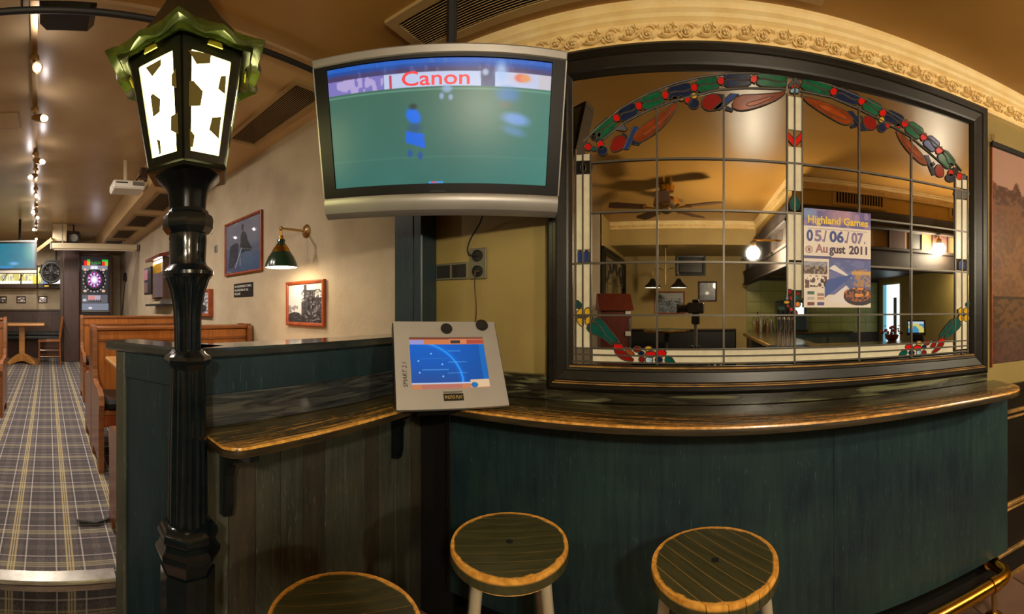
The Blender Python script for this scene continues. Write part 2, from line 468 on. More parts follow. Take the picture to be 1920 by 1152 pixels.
# flat prints: a fine sheet whose points carry the printed colour
def sheet(name, w, h, nx, ny, fn, m, parent, c=(0, 0, 0)):
    u = np.linspace(0, 1, nx); v = np.linspace(0, 1, ny)
    U, V = np.meshgrid(u, v)
    rgb = np.clip(fn(U, V), 0, 1)
    li = np.where(rgb <= 0.04045, rgb / 12.92, ((rgb + 0.055) / 1.055) ** 2.4)
    me = bpy.data.meshes.new(name)
    vs = np.stack([(U - 0.5) * w + c[0], np.full_like(U, c[1]), (V - 0.5) * h + c[2]], -1).reshape(-1, 3)
    idx = np.arange(nx * ny).reshape(ny, nx)
    fs = np.stack([idx[:-1, :-1], idx[:-1, 1:], idx[1:, 1:], idx[1:, :-1]], -1).reshape(-1, 4)
    me.vertices.add(len(vs)); me.vertices.foreach_set('co', vs.ravel())
    me.loops.add(fs.size); me.loops.foreach_set('vertex_index', fs.ravel().astype(np.int32))
    me.polygons.add(len(fs)); me.polygons.foreach_set('loop_start', np.arange(0, fs.size, 4, dtype=np.int32))
    me.update(calc_edges=True); me.validate()
    at = me.color_attributes.new('Col', 'FLOAT_COLOR', 'POINT')
    at.data.foreach_set('color', np.concatenate([li.reshape(-1, 3), np.ones((nx * ny, 1))], 1).ravel())
    me.materials.append(m)
    return put(me, name, parent)
rng = np.random.default_rng(5)
def vnoise(U, V, fx, fy, seed=0):
    r = np.random.default_rng(seed); g = r.random((int(fy) + 2, int(fx) + 2))
    x = U * fx; y = V * fy; i = np.floor(x).astype(int); j = np.floor(y).astype(int)
    i = np.clip(i, 0, int(fx)); j = np.clip(j, 0, int(fy)); a = x - i; b = y - j
    a = a * a * (3 - 2 * a); b = b * b * (3 - 2 * b)
    return (g[j, i] * (1 - a) + g[j, i + 1] * a) * (1 - b) + (g[j + 1, i] * (1 - a) + g[j + 1, i + 1] * a) * b
class Paint:
    def __init__(s, U, V, c):
        s.U, s.V = U, V; s.c = np.zeros(U.shape + (3,)) + np.array(c) / 255.0
    def put(s, mask, col, k=1.0):
        m = (np.asarray(mask, float) * k)[..., None]; s.c = s.c * (1 - m) + np.array(col) / 255.0 * m; return s
    def rect(s, u0, u1, v0, v1, col, k=1.0):
        return s.put((s.U >= u0) & (s.U <= u1) & (s.V >= v0) & (s.V <= v1), col, k)
    def ell(s, u, v, a, b, col, k=1.0, soft=0.0, rot=0.0):
        x = s.U - u; y = s.V - v; X = x * cos(rot) + y * sin(rot); Y = -x * sin(rot) + y * cos(rot)
        d = np.sqrt((X / a) ** 2 + (Y / b) ** 2)
        return s.put(np.clip((1 + soft - d) / max(soft * 2, 1e-3), 0, 1) if soft else d < 1, col, k)
    def poly(s, pts, col, k=1.0):
        ins = np.zeros(s.U.shape, bool); n = len(pts)
        for i in range(n):
            (x1, y1), (x2, y2) = pts[i], pts[(i + 1) % n]
            if y1 == y2: continue
            c = ((y1 > s.V) != (y2 > s.V)) & (s.U < (x2 - x1) * (s.V - y1) / (y2 - y1) + x1)
            ins ^= c
        return s.put(ins, col, k)
    def line(s, a, b, w, col, k=1.0, asp=1.0):
        ax, ay = a[0] * asp, a[1]; bx, by = b[0] * asp, b[1]; X = s.U * asp
        dx, dy = bx - ax, by - ay; t = np.clip(((X - ax) * dx + (s.V - ay) * dy) / (dx * dx + dy * dy + 1e-9), 0, 1)
        return s.put(np.hypot(X - ax - t * dx, s.V - ay - t * dy) < w, col, k)

# ================================================================== THE ROOM
YW = 1.64; ZN = 2.66; ZL = 3.0; ZF = 0.40; XE = -1.59; XFAR = -9.2
def struct(name, m, label, cat, *d, bev=0):
    o = B(name, m, None, *d, bev=bev); return tag(o, label, cat, kind='structure')
fl = struct('floor', M['grout'], 'brown tiled bar floor on the lower level by the stools', 'floor', XE, 3.48, -3.68, YW + 0.08, -0.08, -0.006)
tile_me = MB().box(-0.1475, 0.1475, -0.1475, 0.1475, -0.012, 0.0, bev=0.003).mesh('tile', M['tile'])
for i in range(13):
    for j in range(6):
        put(tile_me, 'tile', fl, (-1.42 + 0.30 * i + 0.15, -0.10 + 0.30 * j + 0.05, random.uniform(-0.001, 0.0006)))
struct('floor', M['carpet'], 'tartan carpet of the raised room left of the lamp post', 'floor', XFAR, XE, -1.7, YW, 0.30, ZF)
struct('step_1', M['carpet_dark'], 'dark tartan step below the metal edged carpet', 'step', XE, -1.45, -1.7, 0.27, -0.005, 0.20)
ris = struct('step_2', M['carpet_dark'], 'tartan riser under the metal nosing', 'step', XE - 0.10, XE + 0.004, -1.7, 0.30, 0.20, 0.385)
ns = tag(MB().box(XE - 0.05, XE + 0.012, -1.7, 0.265, ZF, ZF + 0.006).tube([(XE + 0.010, -1.7, ZF - 0.004), (XE + 0.010, 0.265, ZF - 0.004)], 0.011, 10)
         .box(XE + 0.004, XE + 0.012, -1.7, 0.265, ZF - 0.035, ZF).build('trim_1', M['steel'], None, 0.6), 'ribbed metal nosing along the edge of the tartan floor', 'nosing', kind='structure')
struct('wall_north', M['plaster'], 'cream plaster wall behind the pictures and booths', 'wall', XFAR - 0.1, -1.25, YW, YW + 0.10, 0, 3.05)
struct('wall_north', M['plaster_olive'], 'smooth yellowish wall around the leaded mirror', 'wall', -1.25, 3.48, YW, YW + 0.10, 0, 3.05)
struct('wall_west', M['plaster'], 'far end wall of the long carpeted room', 'wall', XFAR - 0.1, XFAR, -1.8, YW, 0, 3.05)
struct('wall_southwest', M['plaster'], 'long wall on the near side of the carpeted room', 'wall', XFAR, -1.1, -1.8, -1.7, 0, 3.05)
struct('wall_inner', M['plaster_cream'], 'cream side wall of the alcove behind the viewer', 'wall', -1.2, -1.1, -3.6, -1.72, 0, 2.66)
struct('wall_south', M['plaster_cream'], 'cream back wall of the bar and alcove', 'wall', -1.2, 3.48, -3.7, -3.6, 0, 2.7)
struct('wall_east', M['plaster_cream'], 'cream side wall beyond the bar', 'wall', 3.40, 3.48, -3.6, YW, 0, 2.7)
struct('ceiling', M['ceiling'], 'golden brown glossy ceiling over the bar', 'ceiling', XE + 0.02, 3.48, -3.7, YW, ZN, ZN + 0.08)
struct('ceiling', M['ceiling_left'], 'tan ceiling of the long carpeted room', 'ceiling', XFAR, XE + 0.02, -1.8, YW, ZL, ZL + 0.08)
struct('fascia', M['ceiling_left'], 'upright edge where the ceiling steps up', 'fascia', XE - 0.0, XE + 0.02, -1.8, YW, ZN, ZL)
bk = struct('soffit', M['soffit'], 'boxed ceiling duct running along the picture wall', 'soffit', XFAR, XE - 0.02, 1.03, YW, 2.715, ZL)
alc = struct('soffit', M['plaster_cream'], 'cream dropped soffit over the back alcove', 'soffit', -1.1, 3.40, -3.6, -2.37, 2.34, ZN)
bul = struct('soffit', M['plaster_cream'], 'cream bulkhead above the wooden bar canopy', 'soffit', 0.92, 3.40, -2.37, -0.37, 2.39, ZN)

# cornices with scrolled relief
def scroll_mesh():
    b = MB()
    def fl_(cx, cz, r):
        for k in range(5):
            a = 2 * pi * k / 5 + 0.3
            b.sphere((cx + r * 0.55 * cos(a), -0.004, cz + r * 0.55 * sin(a)), r * 0.42, 6, (1, 0.7, 1))
        b.sphere((cx, -0.007, cz), r * 0.3, 6)
    def sp(cx, cz, r0, a0, turns, sgn):
        p = []
        for k in range(13):
            t = k / 12; a = a0 + sgn * turns * 2 * pi * t; r = r0 * (1 - 0.45 * t)
            p.append((cx + r * cos(a), -0.003, cz + r * sin(a)))
        b.tube(p, [0.0042 - 0.002 * k / 12 for k in range(13)], 5)
    fl_(-0.037, 0.006, 0.017); fl_(0.037, -0.006, 0.017)
    sp(-0.037, 0.006, 0.030, -2.6, 0.85, 1); sp(0.037, -0.006, 0.030, 0.5, 0.85, 1)
    b.tube([(-0.075, -0.003, -0.016), (-0.055, -0.004, -0.024), (-0.03, -0.004, -0.025), (0.0, -0.004, -0.010), (0.02, -0.004, 0.018), (0.045, -0.004, 0.025), (0.075, -0.003, 0.016)], 0.0036, 5)
    for (x, z, a) in ((-0.066, 0.018, 0.9), (-0.008, 0.020, 2.2), (0.010, -0.020, -0.9), (0.066, -0.016, -2.2), (0.0, 0.0, 0.6)):
        b.prism([(x + 0.017 * cos(a), -0.001, z + 0.017 * sin(a)), (x + 0.006 * cos(a + 1.7), -0.001, z + 0.006 * sin(a + 1.7)), (x - 0.013 * cos(a), -0.001, z - 0.013 * sin(a)), (x + 0.006 * cos(a - 1.7), -0.001, z + 0.006 * sin(a - 1.7))], (0, -0.005, 0))
    b.v = [(x, y * 2.1, z) for x, y, z in b.v]
    return b.mesh('scroll_ornament', M['cornice'], 0.8)
scroll_me = scroll_mesh()
def cornice(name, p0, p1, n, label, k_=1.0):
    p0, p1, n = Vector(p0), Vector(p1), Vector(n); d = (p1 - p0); L = d.length; d.normalize()
    # profile: (distance out from wall, height) from the bottom edge up to the ceiling
    prof = [(0.0, 2.498), (0.030, 2.500), (0.034, 2.506), (0.026, 2.510), (0.032, 2.516), (0.022, 2.521), (0.030, 2.592), (0.036, 2.596), (0.046, 2.603), (0.050, 2.616), (0.060, 2.624), (0.056, 2.632), (0.066, 2.646), (0.066, 2.66), (0.0, 2.66)]
    prof = [(o * k_, ZN - (ZN - z) * k_) for (o, z) in prof]
    b = MB(); vs = []; q = len(prof)
    for t in (p0, p1):
        for (o, z) in prof: vs.append((t.x + n.x * o, t.y + n.y * o, z))
    b.add(vs, [(i, (i + 1) % q, (i + 1) % q + q, i + q) for i in range(q)] + [list(range(q)), list(range(2 * q - 1, q - 1, -1))])
    o = tag(b.build(name, M['cornice'], None), label, 'cornice', kind='structure')
    k = int(L / (0.15 * k_))
    for i in range(k):
        c = p0 + d * ((i + 0.5) * L / k) + n * 0.0265 * k_
        s = put(scroll_me, 'scroll_ornament', o)
        s.matrix_world = Matrix(((d.x * k_, -n.x * k_, 0, c.x), (d.y * k_, -n.y * k_, 0, c.y), (0, 0, k_, ZN - (ZN - 2.5565) * k_), (0, 0, 0, 1)))
    return o
cornice('trim_2', (-1.35, YW, 0), (3.40, YW, 0), (0, -1, 0), 'gilded cream cornice with scrolled flowers above the stained glass mirror')
cornice('trim_3', (0.92, -2.37, 0), (-1.1, -2.37, 0), (0, 1, 0), 'scrolled cornice over the alcove soffit', 0.62)
cornice('trim_4', (3.40, -0.37, 0), (0.92, -0.37, 0), (0, 1, 0), 'scrolled cornice on the front of the bar bulkhead', 0.62)
cornice('trim_5', (0.92, -0.37, 0), (0.92, -2.37, 0), (-1, 0, 0), 'scrolled cornice on the side of the bar bulkhead', 0.62)

# ceiling and duct vents
def vent(label, x0, x1, y0, y1, z, n, down=1, m='vent_paint', group=None, rim=0.04):
    t = thing('ceiling_vent', label, 'vent', ((x0 + x1) / 2, (y0 + y1) / 2, z), group=group)
    hx, hy = (x1 - x0) / 2, (y1 - y0) / 2
    f = MB()
    f.box(-hx - rim, hx + rim, -hy - rim, -hy, -0.014, 0.0); f.box(-hx - rim, hx + rim, hy, hy + rim, -0.014, 0.0)
    f.box(-hx - rim, -hx, -hy, hy, -0.014, 0.0); f.box(hx, hx + rim, -hy, hy, -0.014, 0.0)
    f.build('frame', M[m], t)
    B('backing', M['vent_dark'], t, -hx, hx, -hy, hy, -0.003, -0.001)
    T = Matrix.Rotation(0.6, 4, 'X')
    me = MB().box(-hx, hx, -hy / n * 0.62, hy / n * 0.62, -0.001, 0.001, T).mesh('slat', M[m])
    for k in range(n):
        put(me, 'slat', t, (0, -hy + (k + 0.5) * 2 * hy / n, -0.009))
    return t
vent('long louvred ceiling vent in front of the cornice above the television', -1.115, 0.47, 1.288, 1.478, ZN, 15)
def vent_px(label, pts, n, group=None, m='grille_tan'):
    q = [Pz(px, py, 2.715) for (px, py) in pts]
    x0 = min(p.x for p in q); x1 = max(p.x for p in q); ys = sorted(p.y for p in q)
    return vent(label, x0, x1, (ys[0] + ys[1]) / 2, min(YW - 0.06, (ys[-1] + ys[-2]) / 2), 2.715, n, m=m, group=group, rim=0.03)
vent_px('slatted vent in the duct between lamp post and television', [(542, 153), (593, 170), (490, 270), (440, 260)], 15, m='vent_paint')
vent_px('duct vent panel seen just left of the lamp post neck', [(301, 360.5), (268.6, 391.6), (313, 393), (335, 366)], 12, 'duct vents beyond the lamp post')
vent_px('second duct vent panel beyond the lamp post', [(257, 403), (236, 422.6), (268.6, 424), (296.7, 405.6)], 12, 'duct vents beyond the lamp post')
vent_px('third duct vent panel beyond the lamp post', [(223, 431.5), (210, 445), (240.6, 445.5), (255, 432)], 10, 'duct vents beyond the lamp post')
vent_px('farthest duct vent panel above the dart machine', [(202, 450), (192.5, 459.5), (222, 459.5), (232, 451)], 10, 'duct vents beyond the lamp post')

# dark rod along the ceiling step
r = thing('ceiling_rod', 'thin black rod hung under the edge of the ceiling behind the lantern', 'rod', (-1.565, 0, 2.605))
MB().tube([(0, -1.7, 0), (0, 1.63, 0)], 0.0125, 8).build('bar', M['black_matt'], r, 0.8)
for y in (-1.1, -0.1, 0.62, 1.4): MB().tube([(0, y, 0.0), (0, y, 0.055)], 0.005, 6).build('hanger', M['black_matt'], r)

# corner post and dado to the right of the mirror
cp = thing('corner_post', 'dark teal square post in the corner behind the television', 'post', (-1.25, 1.575, 1.08))
MB().box(-0.086, 0.086, -0.062, 0.062, 0, ZN - 1.08, bev=0.006).build('shaft', M['paint_teal'], cp)
B('cover_strip', M['paint_panel'], cp, 0.028, 0.036, -0.066, -0.061, 0.0, 1.5)
dd = tag(MB().box(1.50, 3.40, YW - 0.02, YW, 0.0, 1.0).build('wainscot', M['frame_black_v'], None), 'black panelled dado right of the bar shelf under the landscape banner', 'wainscot', kind='structure')
for (z, h, o) in ((0.99, 0.05, 0.035), (0.875, 0.02, 0.028), (0.845, 0.012, 0.024), (0.36, 0.02, 0.028), (0.335, 0.012, 0.024), (0.10, 0.02, 0.03)):
    B('moulding', M['gilt'] if h < 0.04 else M['frame_black'], dd, 1.51, 3.40, YW - o - 0.01, YW - 0.015, z, z + h, bev=0.004)
tag(MB().box(-1.2, 3.4, YW - 0.06, YW - 0.0, -0.005, 0.10).box(-1.2, 3.4, YW - 0.075, YW - 0.055, -0.005, 0.016, mi=1).build('baseboard_north', [M['black_matt'], M['gilt']], None), 'black skirting with a gilded foot line under the bar shelf panel', 'baseboard', kind='structure')

# ================================================================== BAR SHELF, PANELS, PARTITION
def worktop():
    F, K = [], []
    for a in np.linspace(0, 1, 4): F.append((-1.21 + 0.17 * a, 0.465)); K.append((-1.215, 0.466 + 0.001 * a))
    for a in np.linspace(0.12, 1, 6):
        t = a * pi / 2; F.append((-1.04 + 0.055 * sin(t), 0.52 - 0.055 * cos(t))); K.append((-1.215, 0.47 + 0.05 * a))
    for y in np.linspace(0.57, 1.22, 12): F.append((-0.985, y)); K.append((-1.215, y))
    for a in np.linspace(0, 1, 5):
        t = a * pi / 2; F.append((-0.905 - 0.08 * cos(t), 1.225 + 0.08 * sin(t)))
        K.append((-1.215, 1.225 + 0.375 * min(1, a * 2)) if a < 0.5 else (-1.215 + 0.31 * (a - 0.5) * 2, 1.60))
    for x in np.linspace(-0.86, 1.30, 24): F.append((x, 1.305)); K.append((x, 1.60))
    for a in np.linspace(0.1, 1, 8):
        t = a * pi / 2; F.append((1.30 + 0.17 * sin(t), 1.475 - 0.17 * cos(t))); K.append((1.30 + 0.13 * a, 1.60))
    F.append((1.475, 1.60)); K.append((1.475, 1.601))
    n = len(F); rows = [(0.0, 1.052, 1.0), (0.0, 1.073, 1.0), (0.012, 1.0800, 1.08), (0.05, 1.08, 0.90), (0.12, 1.08, 0.74), (0.40, 1.08, 0.60), (0.70, 1.08, 0.32), (1.0, 1.08, 0.0), (1.0, 1.052, 0.0)]
    vs, wear, fs, mi = [], [], [], []
    for (t, z, w) in rows:
        for i in range(n):
            vs.append((F[i][0] * (1 - t) + K[i][0] * t, F[i][1] * (1 - t) + K[i][1] * t, z)); wear.append(w)
    R = len(rows)
    for k in range(R):
        l = (k + 1) % R
        for i in range(n - 1):
            fs.append((k * n + i, k * n + i + 1, l * n + i + 1, l * n + i))
            cx = F[i][0]
            mi.append(2 if k in (0, R - 1, R - 2) else (1 if (cx < -0.95) else 0))
    fs.append([k * n for k in range(R)]); mi.append(2); fs.append([k * n + n - 1 for k in range(R)][::-1]); mi.append(2)
    b = MB(); b.v = vs; b.f = fs; b.mi = mi
    o = b.build('bar_shelf', [M['counter_x'], M['counter_y'], M['counter_edge']], None, 0.5)
    at = o.data.attributes.new('wear', 'FLOAT', 'POINT'); at.data.foreach_set('value', wear)
    return o
shelf = tag(worktop(), 'dark worn wooden drinks shelf running round the corner under the mirror', 'shelf')
M['upstand_y'] = worn('upstand_y', S(30, 34, 38), S(66, 70, 72), S(96, 98, 92), S(150, 110, 60), S(110, 80, 40), (20, 0.9, 14), 0.25)
us = MB().box(-0.585, 1.43, 1.60, YW, 1.08, 1.126, bev=0.003).box(-1.19, -0.585, 1.60, YW, 1.08, 1.182, bev=0.003).build('upstand', M['upstand'], shelf)
MB().box(-1.214, -1.196, 0.47, 1.60, 1.08, 1.185, bev=0.004).build('upstand', M['upstand_y'], shelf)
def bracket(y):
    pts = [(-1.209, y, 1.05), (-1.0, y, 1.05), (-1.0, y, 1.03), (-1.03, y, 1.022), (-1.06, y, 1.02), (-1.078, y, 1.003), (-1.10, y, 1.0), (-1.125, y, 0.985), (-1.15, y, 0.965), (-1.163, y, 0.93), (-1.163, y, 0.84), (-1.175, y, 0.80), (-1.209, y, 0.795)]
    return MB().prism(pts, (0, 0.03, 0)).build('bracket', M['black_gloss'], shelf)
bracket(0.54); bracket(1.35)

pt = thing('bar_partition', 'dark teal boarded partition behind the lamp post with a capped top', 'partition', (0, 0, 0))
B('core', M['paint_teal'], pt, -1.36, -1.226, 0.48, YW, 0.0, 1.30)
B('upper_board', M['paint_teal'], pt, -1.226, -1.212, 0.47, YW - 0.06, 1.05, 1.30, bev=0.003)
kk = 11
for i in range(kk):
    y0 = 0.475 + i * (1.58 - 0.475) / kk; w = (1.58 - 0.475) / kk
    B('plank', M['plank'] if i % 3 != 1 else M['plank_b'], pt, -1.226, -1.210 + random.uniform(-0.001, 0.001), y0 + 0.0008, y0 + w - 0.0008, 0.0, 1.052, bev=0.0025)
# raking end panel of the partition, behind the post
A_, B_ = Vector((-1.575, 0.272, 0)), Vector((-1.215, 0.468, 0))
ang = math.atan2(B_.y - A_.y, B_.x - A_.x); T = Matrix.Translation(A_) @ Matrix.Rotation(ang, 4, 'Z'); Lw = (B_ - A_).length
MB().box(0.05, Lw, 0.0, 0.05, 0.0, 1.285, T).build('end_panel', M['paint_teal'], pt)
MB().box(0.0, 0.055, -0.012, 0.06, 0.0, 1.30, T, bev=0.006).build('end_trim', M['trim_grey'], pt)
MB().box(0.055, Lw, -0.012, 0.0, 1.20, 1.30, T, bev=0.004).build('top_trim', M['paint_teal'], pt)
cb = MB().box(-0.04, Lw + 0.02, -0.035, 0.13, 1.30, 1.334, T, bev=0.008).box(-1.385, -1.195, 0.46, YW, 1.30, 1.334, bev=0.008)
cb.build('cap', M['cap'], pt, 0.5)

bp = thing('counter_panelling', 'dark green panelling under the bar shelf facing the stools', 'panelling', (0, 1.52, 0))
xs = [-1.02, -0.70, 0.56, 1.50]
for i in range(3):
    B('panel_board', M['paint_panel'], bp, xs[i] + 0.0004, xs[i + 1] - 0.0004, 0, 0.018, 0.195, 1.052, bev=0.001)
B('corner_trim', M['frame_black_v'], bp, -1.03, -1.005, -0.008, 0.0, 0.195, 1.05, bev=0.003)
B('corner_filler', M['black_matt'], bp, -1.208, -1.02, 0.045, 0.06, 0.0, 1.052)
B('end_board', M['frame_black_v'], bp, 1.482, 1.50, 0.018, 0.10, 0.195, 1.05)
B('bottom_board', M['black_matt'], bp, -1.02, 1.482, 0.02, 0.10, 0.195, 0.215)

# brass foot rail
fr = thing('foot_rail', 'polished brass foot rail with elbow end along the bar front', 'foot rail', (0, 0, 0))
zr, yr, rr = 0.155, 1.42, 0.030
path = [(-0.85, yr, zr), (1.30, yr, zr)] + [(1.36 + 0.055 * sin(a), yr + 0.055 - 0.055 * cos(a), zr) for a in np.linspace(0, pi / 2, 8)] + [(1.415, 1.57, zr)]
MB().tube(path, rr, 16).build('rail', M['brass'], fr, 0.9)
for x in (1.31, 0.2, -0.75):
    MB().tube([(x - 0.018, yr, zr), (x + 0.018, yr, zr)], rr + 0.006, 16).build('collar', M['brass'], fr, 0.6)
    MB().tube([(x, yr, zr - rr), (x, yr, 0.02)], 0.013, 10).build('post', M['bronze'], fr, 0.8)
    MB().lathe([(0.042, 0.0), (0.042, 0.008), (0.02, 0.02), (0.014, 0.03)], 20, (x, yr, 0.0)).build('foot_plate', M['brass'], fr, 0.6)
MB().tube([(1.415, 1.562, zr), (1.415, 1.578, zr)], 0.04, 16).build('wall_flange', M['brass'], fr, 0.6)

# ================================================================== STOOLS
def stool_proto():
    t = thing('bar_stool', '-', 'stool', (0, 0, 0), group='round wooden bar stools at the shelf')
    R, z0, z1 = 0.172, 0.742, 0.78
    w = 2 * R / 9.0; k = 9
    MB().lathe([(R - 0.006, z0 - 0.006), (R - 0.006, z1 - 0.0012)], 48).build('seat_core', M['seat_wood'], t)
    for i in range(k):
        ya, yb = -R + i * w + 0.0011, -R + (i + 1) * w - 0.0011
        pts = []
        def half(y): return math.sqrt(max(0.0, R * R - y * y))
        ys = np.linspace(max(ya, -R + 1e-5), min(yb, R - 1e-5), 7)
        pts = [(half(y), y) for y in ys] + [(-half(y), y) for y in ys[::-1]]
        b = MB(); n = len(pts); sc = 0.985
        cx, cy = 0, (ya + yb) / 2
        vs = [(x, y, z0) for x, y in pts] + [(x, y, z1 - 0.008) for x, y in pts] + [(x * sc, cy + (y - cy) * (0.99 if abs(y) > R - 0.03 else 1), z1) for x, y in pts]
        fs = [list(range(n))[::-1], [2 * n + q for q in range(n)]]
        for l in range(2):
            for q in range(n): fs.append((l * n + q, l * n + (q + 1) % n, (l + 1) * n + (q + 1) % n, (l + 1) * n + q))
        b.add(vs, fs); b.build('seat_board', M['seat'], t)
    MB().lathe([(0.011, z1 - 0.02), (0.011, z1 + 0.0008)], 12).build('bolt_hole', M['black_matt'], t)
    for q in range(4):
        a = pi / 4 + q * pi / 2
        MB().tube([(0.128 * cos(a), 0.128 * sin(a), 0.742), (0.215 * cos(a), 0.215 * sin(a), 0.0)], 0.0165, 12).build('leg', M['stool_leg'], t, 0.9)
    rr_ = 0.187
    MB().tube([(rr_ * cos(a), rr_ * sin(a), 0.25) for a in np.linspace(0, 2 * pi, 33)[:-1]], 0.009, 8, closed=True).build('foot_ring', M['stool_leg'], t, 0.9)
    return t
st = stool_proto(); p = Pz(955, 1016, 0.78); st.location = (p.x, p.y, 0); st.rotation_euler.z = 0.50
st['label'] = 'round worn stool under the touchscreen, its board joints lying nearly level'
s2 = copy_tree(st); p = Pz(1341, 1051, 0.78); s2.location = (p.x, p.y, 0); s2.rotation_euler.z = -0.86
s2['label'] = 'round worn stool under the mirror with board joints running diagonally'
s3 = copy_tree(st); p = Pz(645, 1168, 0.78); s3.location = (p.x, p.y, 0); s3.rotation_euler.z = 0.98
s3['label'] = 'nearest round stool beside the boarded partition, cut off below its seat'

# ================================================================== LAMP POST
PC = Pr(352, 579, 1.2); PC.z = 0
th0_ = math.atan2(-PC.y, -PC.x) - 0.09
M['neck_black'] = mat('neck_black', S(8, 11, 12), 0.3, spec=0.22, bump=0.1, bscale=40)
lp = thing('lamp_post', 'black cast iron street lamp with glowing football patterned lantern', 'lamp post', PC)
zy = lambda y: ZC + (PY0 - y) * 1.2 / FPX
oct_ = lambda a, r, z: r / max(cos((a + pi / 8) % (pi / 4) - pi / 8), 0.9) * 0.965
def flute(k, d): return lambda a, r, z: r * (1 - d * (0.5 + 0.5 * cos(k * a)) ** 2)
def wpx(lst): return [(w * 0.5 * 1.2 / FPX, zy(y)) for (y, w) in lst]
MB().lathe([(0.085, 0.0), (0.085, 0.30), (0.078, 0.32)] + [(0.076, zy(1110)), (0.077, zy(1060))], 32, fn=oct_, a0=pi / 8).build('plinth', M['black_gloss'], lp, 0.5)
MB().lathe(wpx([(1062, 92), (1052, 98), (1044, 104), (1036, 112), (1026, 118), (1020, 116), (1014, 104), (1006, 100), (1000, 108), (992, 110), (984, 104), (978, 92), (974, 76)]), 32, fn=oct_, a0=pi / 8).build('base_moulding', M['black_gloss'], lp, 0.5)
MB().lathe(wpx([(978, 76), (850, 73), (760, 69), (690, 65)]), 72, fn=flute(12, 0.10)).build('lower_shaft', M['black_gloss'], lp, 0.6)
MB().lathe(wpx([(692, 64), (686, 70), (680, 82), (673, 86), (667, 82), (662, 66), (656, 56)]), 32, fn=oct_, a0=pi / 8).build('shaft_ring', M['black_gloss'], lp, 0.5)
MB().lathe(wpx([(660, 50), (600, 52), (570, 58), (545, 68), (525, 82), (518, 94)]), 72, fn=flute(12, 0.13)).build('upper_shaft', M['black_gloss'], lp, 0.6)
MB().lathe(wpx([(522, 88), (516, 98), (510, 98), (504, 86), (498, 72), (492, 68), (470, 70), (450, 72), (440, 70), (436, 76)]), 40).build('flange', M['black_gloss'], lp, 0.5)
MB().lathe(wpx([(440, 76), (430, 90), (414, 92), (406, 88), (402, 76), (396, 72)]), 32, fn=oct_, a0=pi / 8).build('collar', M['black_gloss'], lp, 0.5)
MB().lathe(wpx([(400, 71), (380, 74), (366, 78), (357, 85), (350, 96), (343, 112), (337, 126), (331, 140), (328, 146)]), 36, fn=lambda a, r, z: r * (0.965 + 0.035 * cos(6 * (a - th0_))), a0=pi / 6).build('neck', M['neck_black'], lp, 0.5)
th0 = math.atan2(-PC.y, -PC.x) - 0.09            # one lantern corner looks almost straight at the camera
Rt, Rb, zt, zb = 0.174, 0.116, 2.165, 1.852
hexv = lambda k, R, z: Vector((R * cos(th0 + k * pi / 3), R * sin(th0 + k * pi / 3), z))
def face_pts(k, u0, u1, z0, z1, off):
    R_ = lambda z: Rb + (Rt - Rb) * (z - zb) / (zt - zb)
    q = []
    for (u, z) in ((u0, z0), (u1, z0), (u1, z1), (u0, z1)):
        p = hexv(k, R_(z), z) * (1 - u) + hexv(k + 1, R_(z), z) * u; q.append(p)
    n = (q[1] - q[0]).cross(q[3] - q[0]).normalized(); c = sum(q, Vector()) / 4
    if n.dot(Vector((c.x, c.y, 0))) < 0: n = -n
    return [p + n * off for p in q], n
for k in range(6):
    for (u0, u1, z0, z1, nm, d_) in ((0.0, 0.15, zb, zt, 'lantern_bar', 0.007), (0.85, 1.0, zb, zt, 'lantern_bar', 0.007), (0.15, 0.85, zb, 1.880, 'lantern_rail', 0.006), (0.15, 0.85, 2.122, zt, 'lantern_rail', 0.006)):
        q, n = face_pts(k, u0, u1, z0, z1, 0.0); MB().prism(q, n * d_).build(nm, M['cast_dark'], lp)
b = MB(); b.tube([hexv(k, Rb + 0.004, zb - 0.002) for k in range(6)], 0.010, 6, closed=True); b.lathe([(Rb * 0.99, zb - 0.012), (Rb * 0.99, zb - 0.004)], 6, a0=th0)
b.build('lantern_base', M['cast_dark'], lp)
pent = {0: [[(520, 318), (663, 347), (658, 403), (572, 408)], [(525, 515), (552, 513), (612, 580), (597, 672), (523, 675)], [(725, 485), (760, 482), (752, 600), (708, 565)], [(670, 748), (728, 743), (712, 883), (652, 825)], [(527, 820), (560, 860), (548, 935), (530, 935)]],
        1: [[(247, 430), (345, 375), (345, 415), (290, 487)], [(412, 475), (436, 440), (444, 560), (412, 545)], [(278, 610), (292, 595), (340, 630), (338, 710), (295, 745)], [(408, 740), (450, 715), (455, 852), (408, 830)], [(318, 885), (340, 895), (345, 975), (335, 985)]]}
def pane(k):
    c, nrm = face_pts(k, 0.14, 0.86, 1.876, 2.126, 0.002)
    o = MB().prism(c, nrm * -0.004).build('pane', M['pane'], lp)
    return o, sum(c, Vector()) / 4 + nrm * 0.0008, nrm
for k in range(6):
    o, ctr, nrm = pane(k)
    # neighbours 0 and 5 meet at the front corner: 5 is the right pane, 0 the left one, seen from the camera
    side = {5: 0, 0: 1}.get(k)
    if side is None:
        for (u, v, s_) in ((-0.03, 0.06, 0.03), (0.035, -0.02, 0.032), (-0.02, -0.08, 0.026)):
            e1 = Vector((-nrm.y, nrm.x, 0)).normalized(); e2 = nrm.cross(e1)
            MB().prism([ctr + e1 * (u + s_ * cos(q)) + e2 * (v + s_ * sin(q)) for q in np.linspace(0, 2 * pi, 6)[:-1]], nrm * 0.0008).build('football_patch', M['patch'], o)
        continue
    for pl in pent[side]:
        pts = [Pp(200 + x / 3.3875, y / 3.3875, ctr + PC, nrm) - PC for (x, y) in pl]
        MB().prism(pts, nrm * 0.0008).build('football_patch', M['patch'], o)
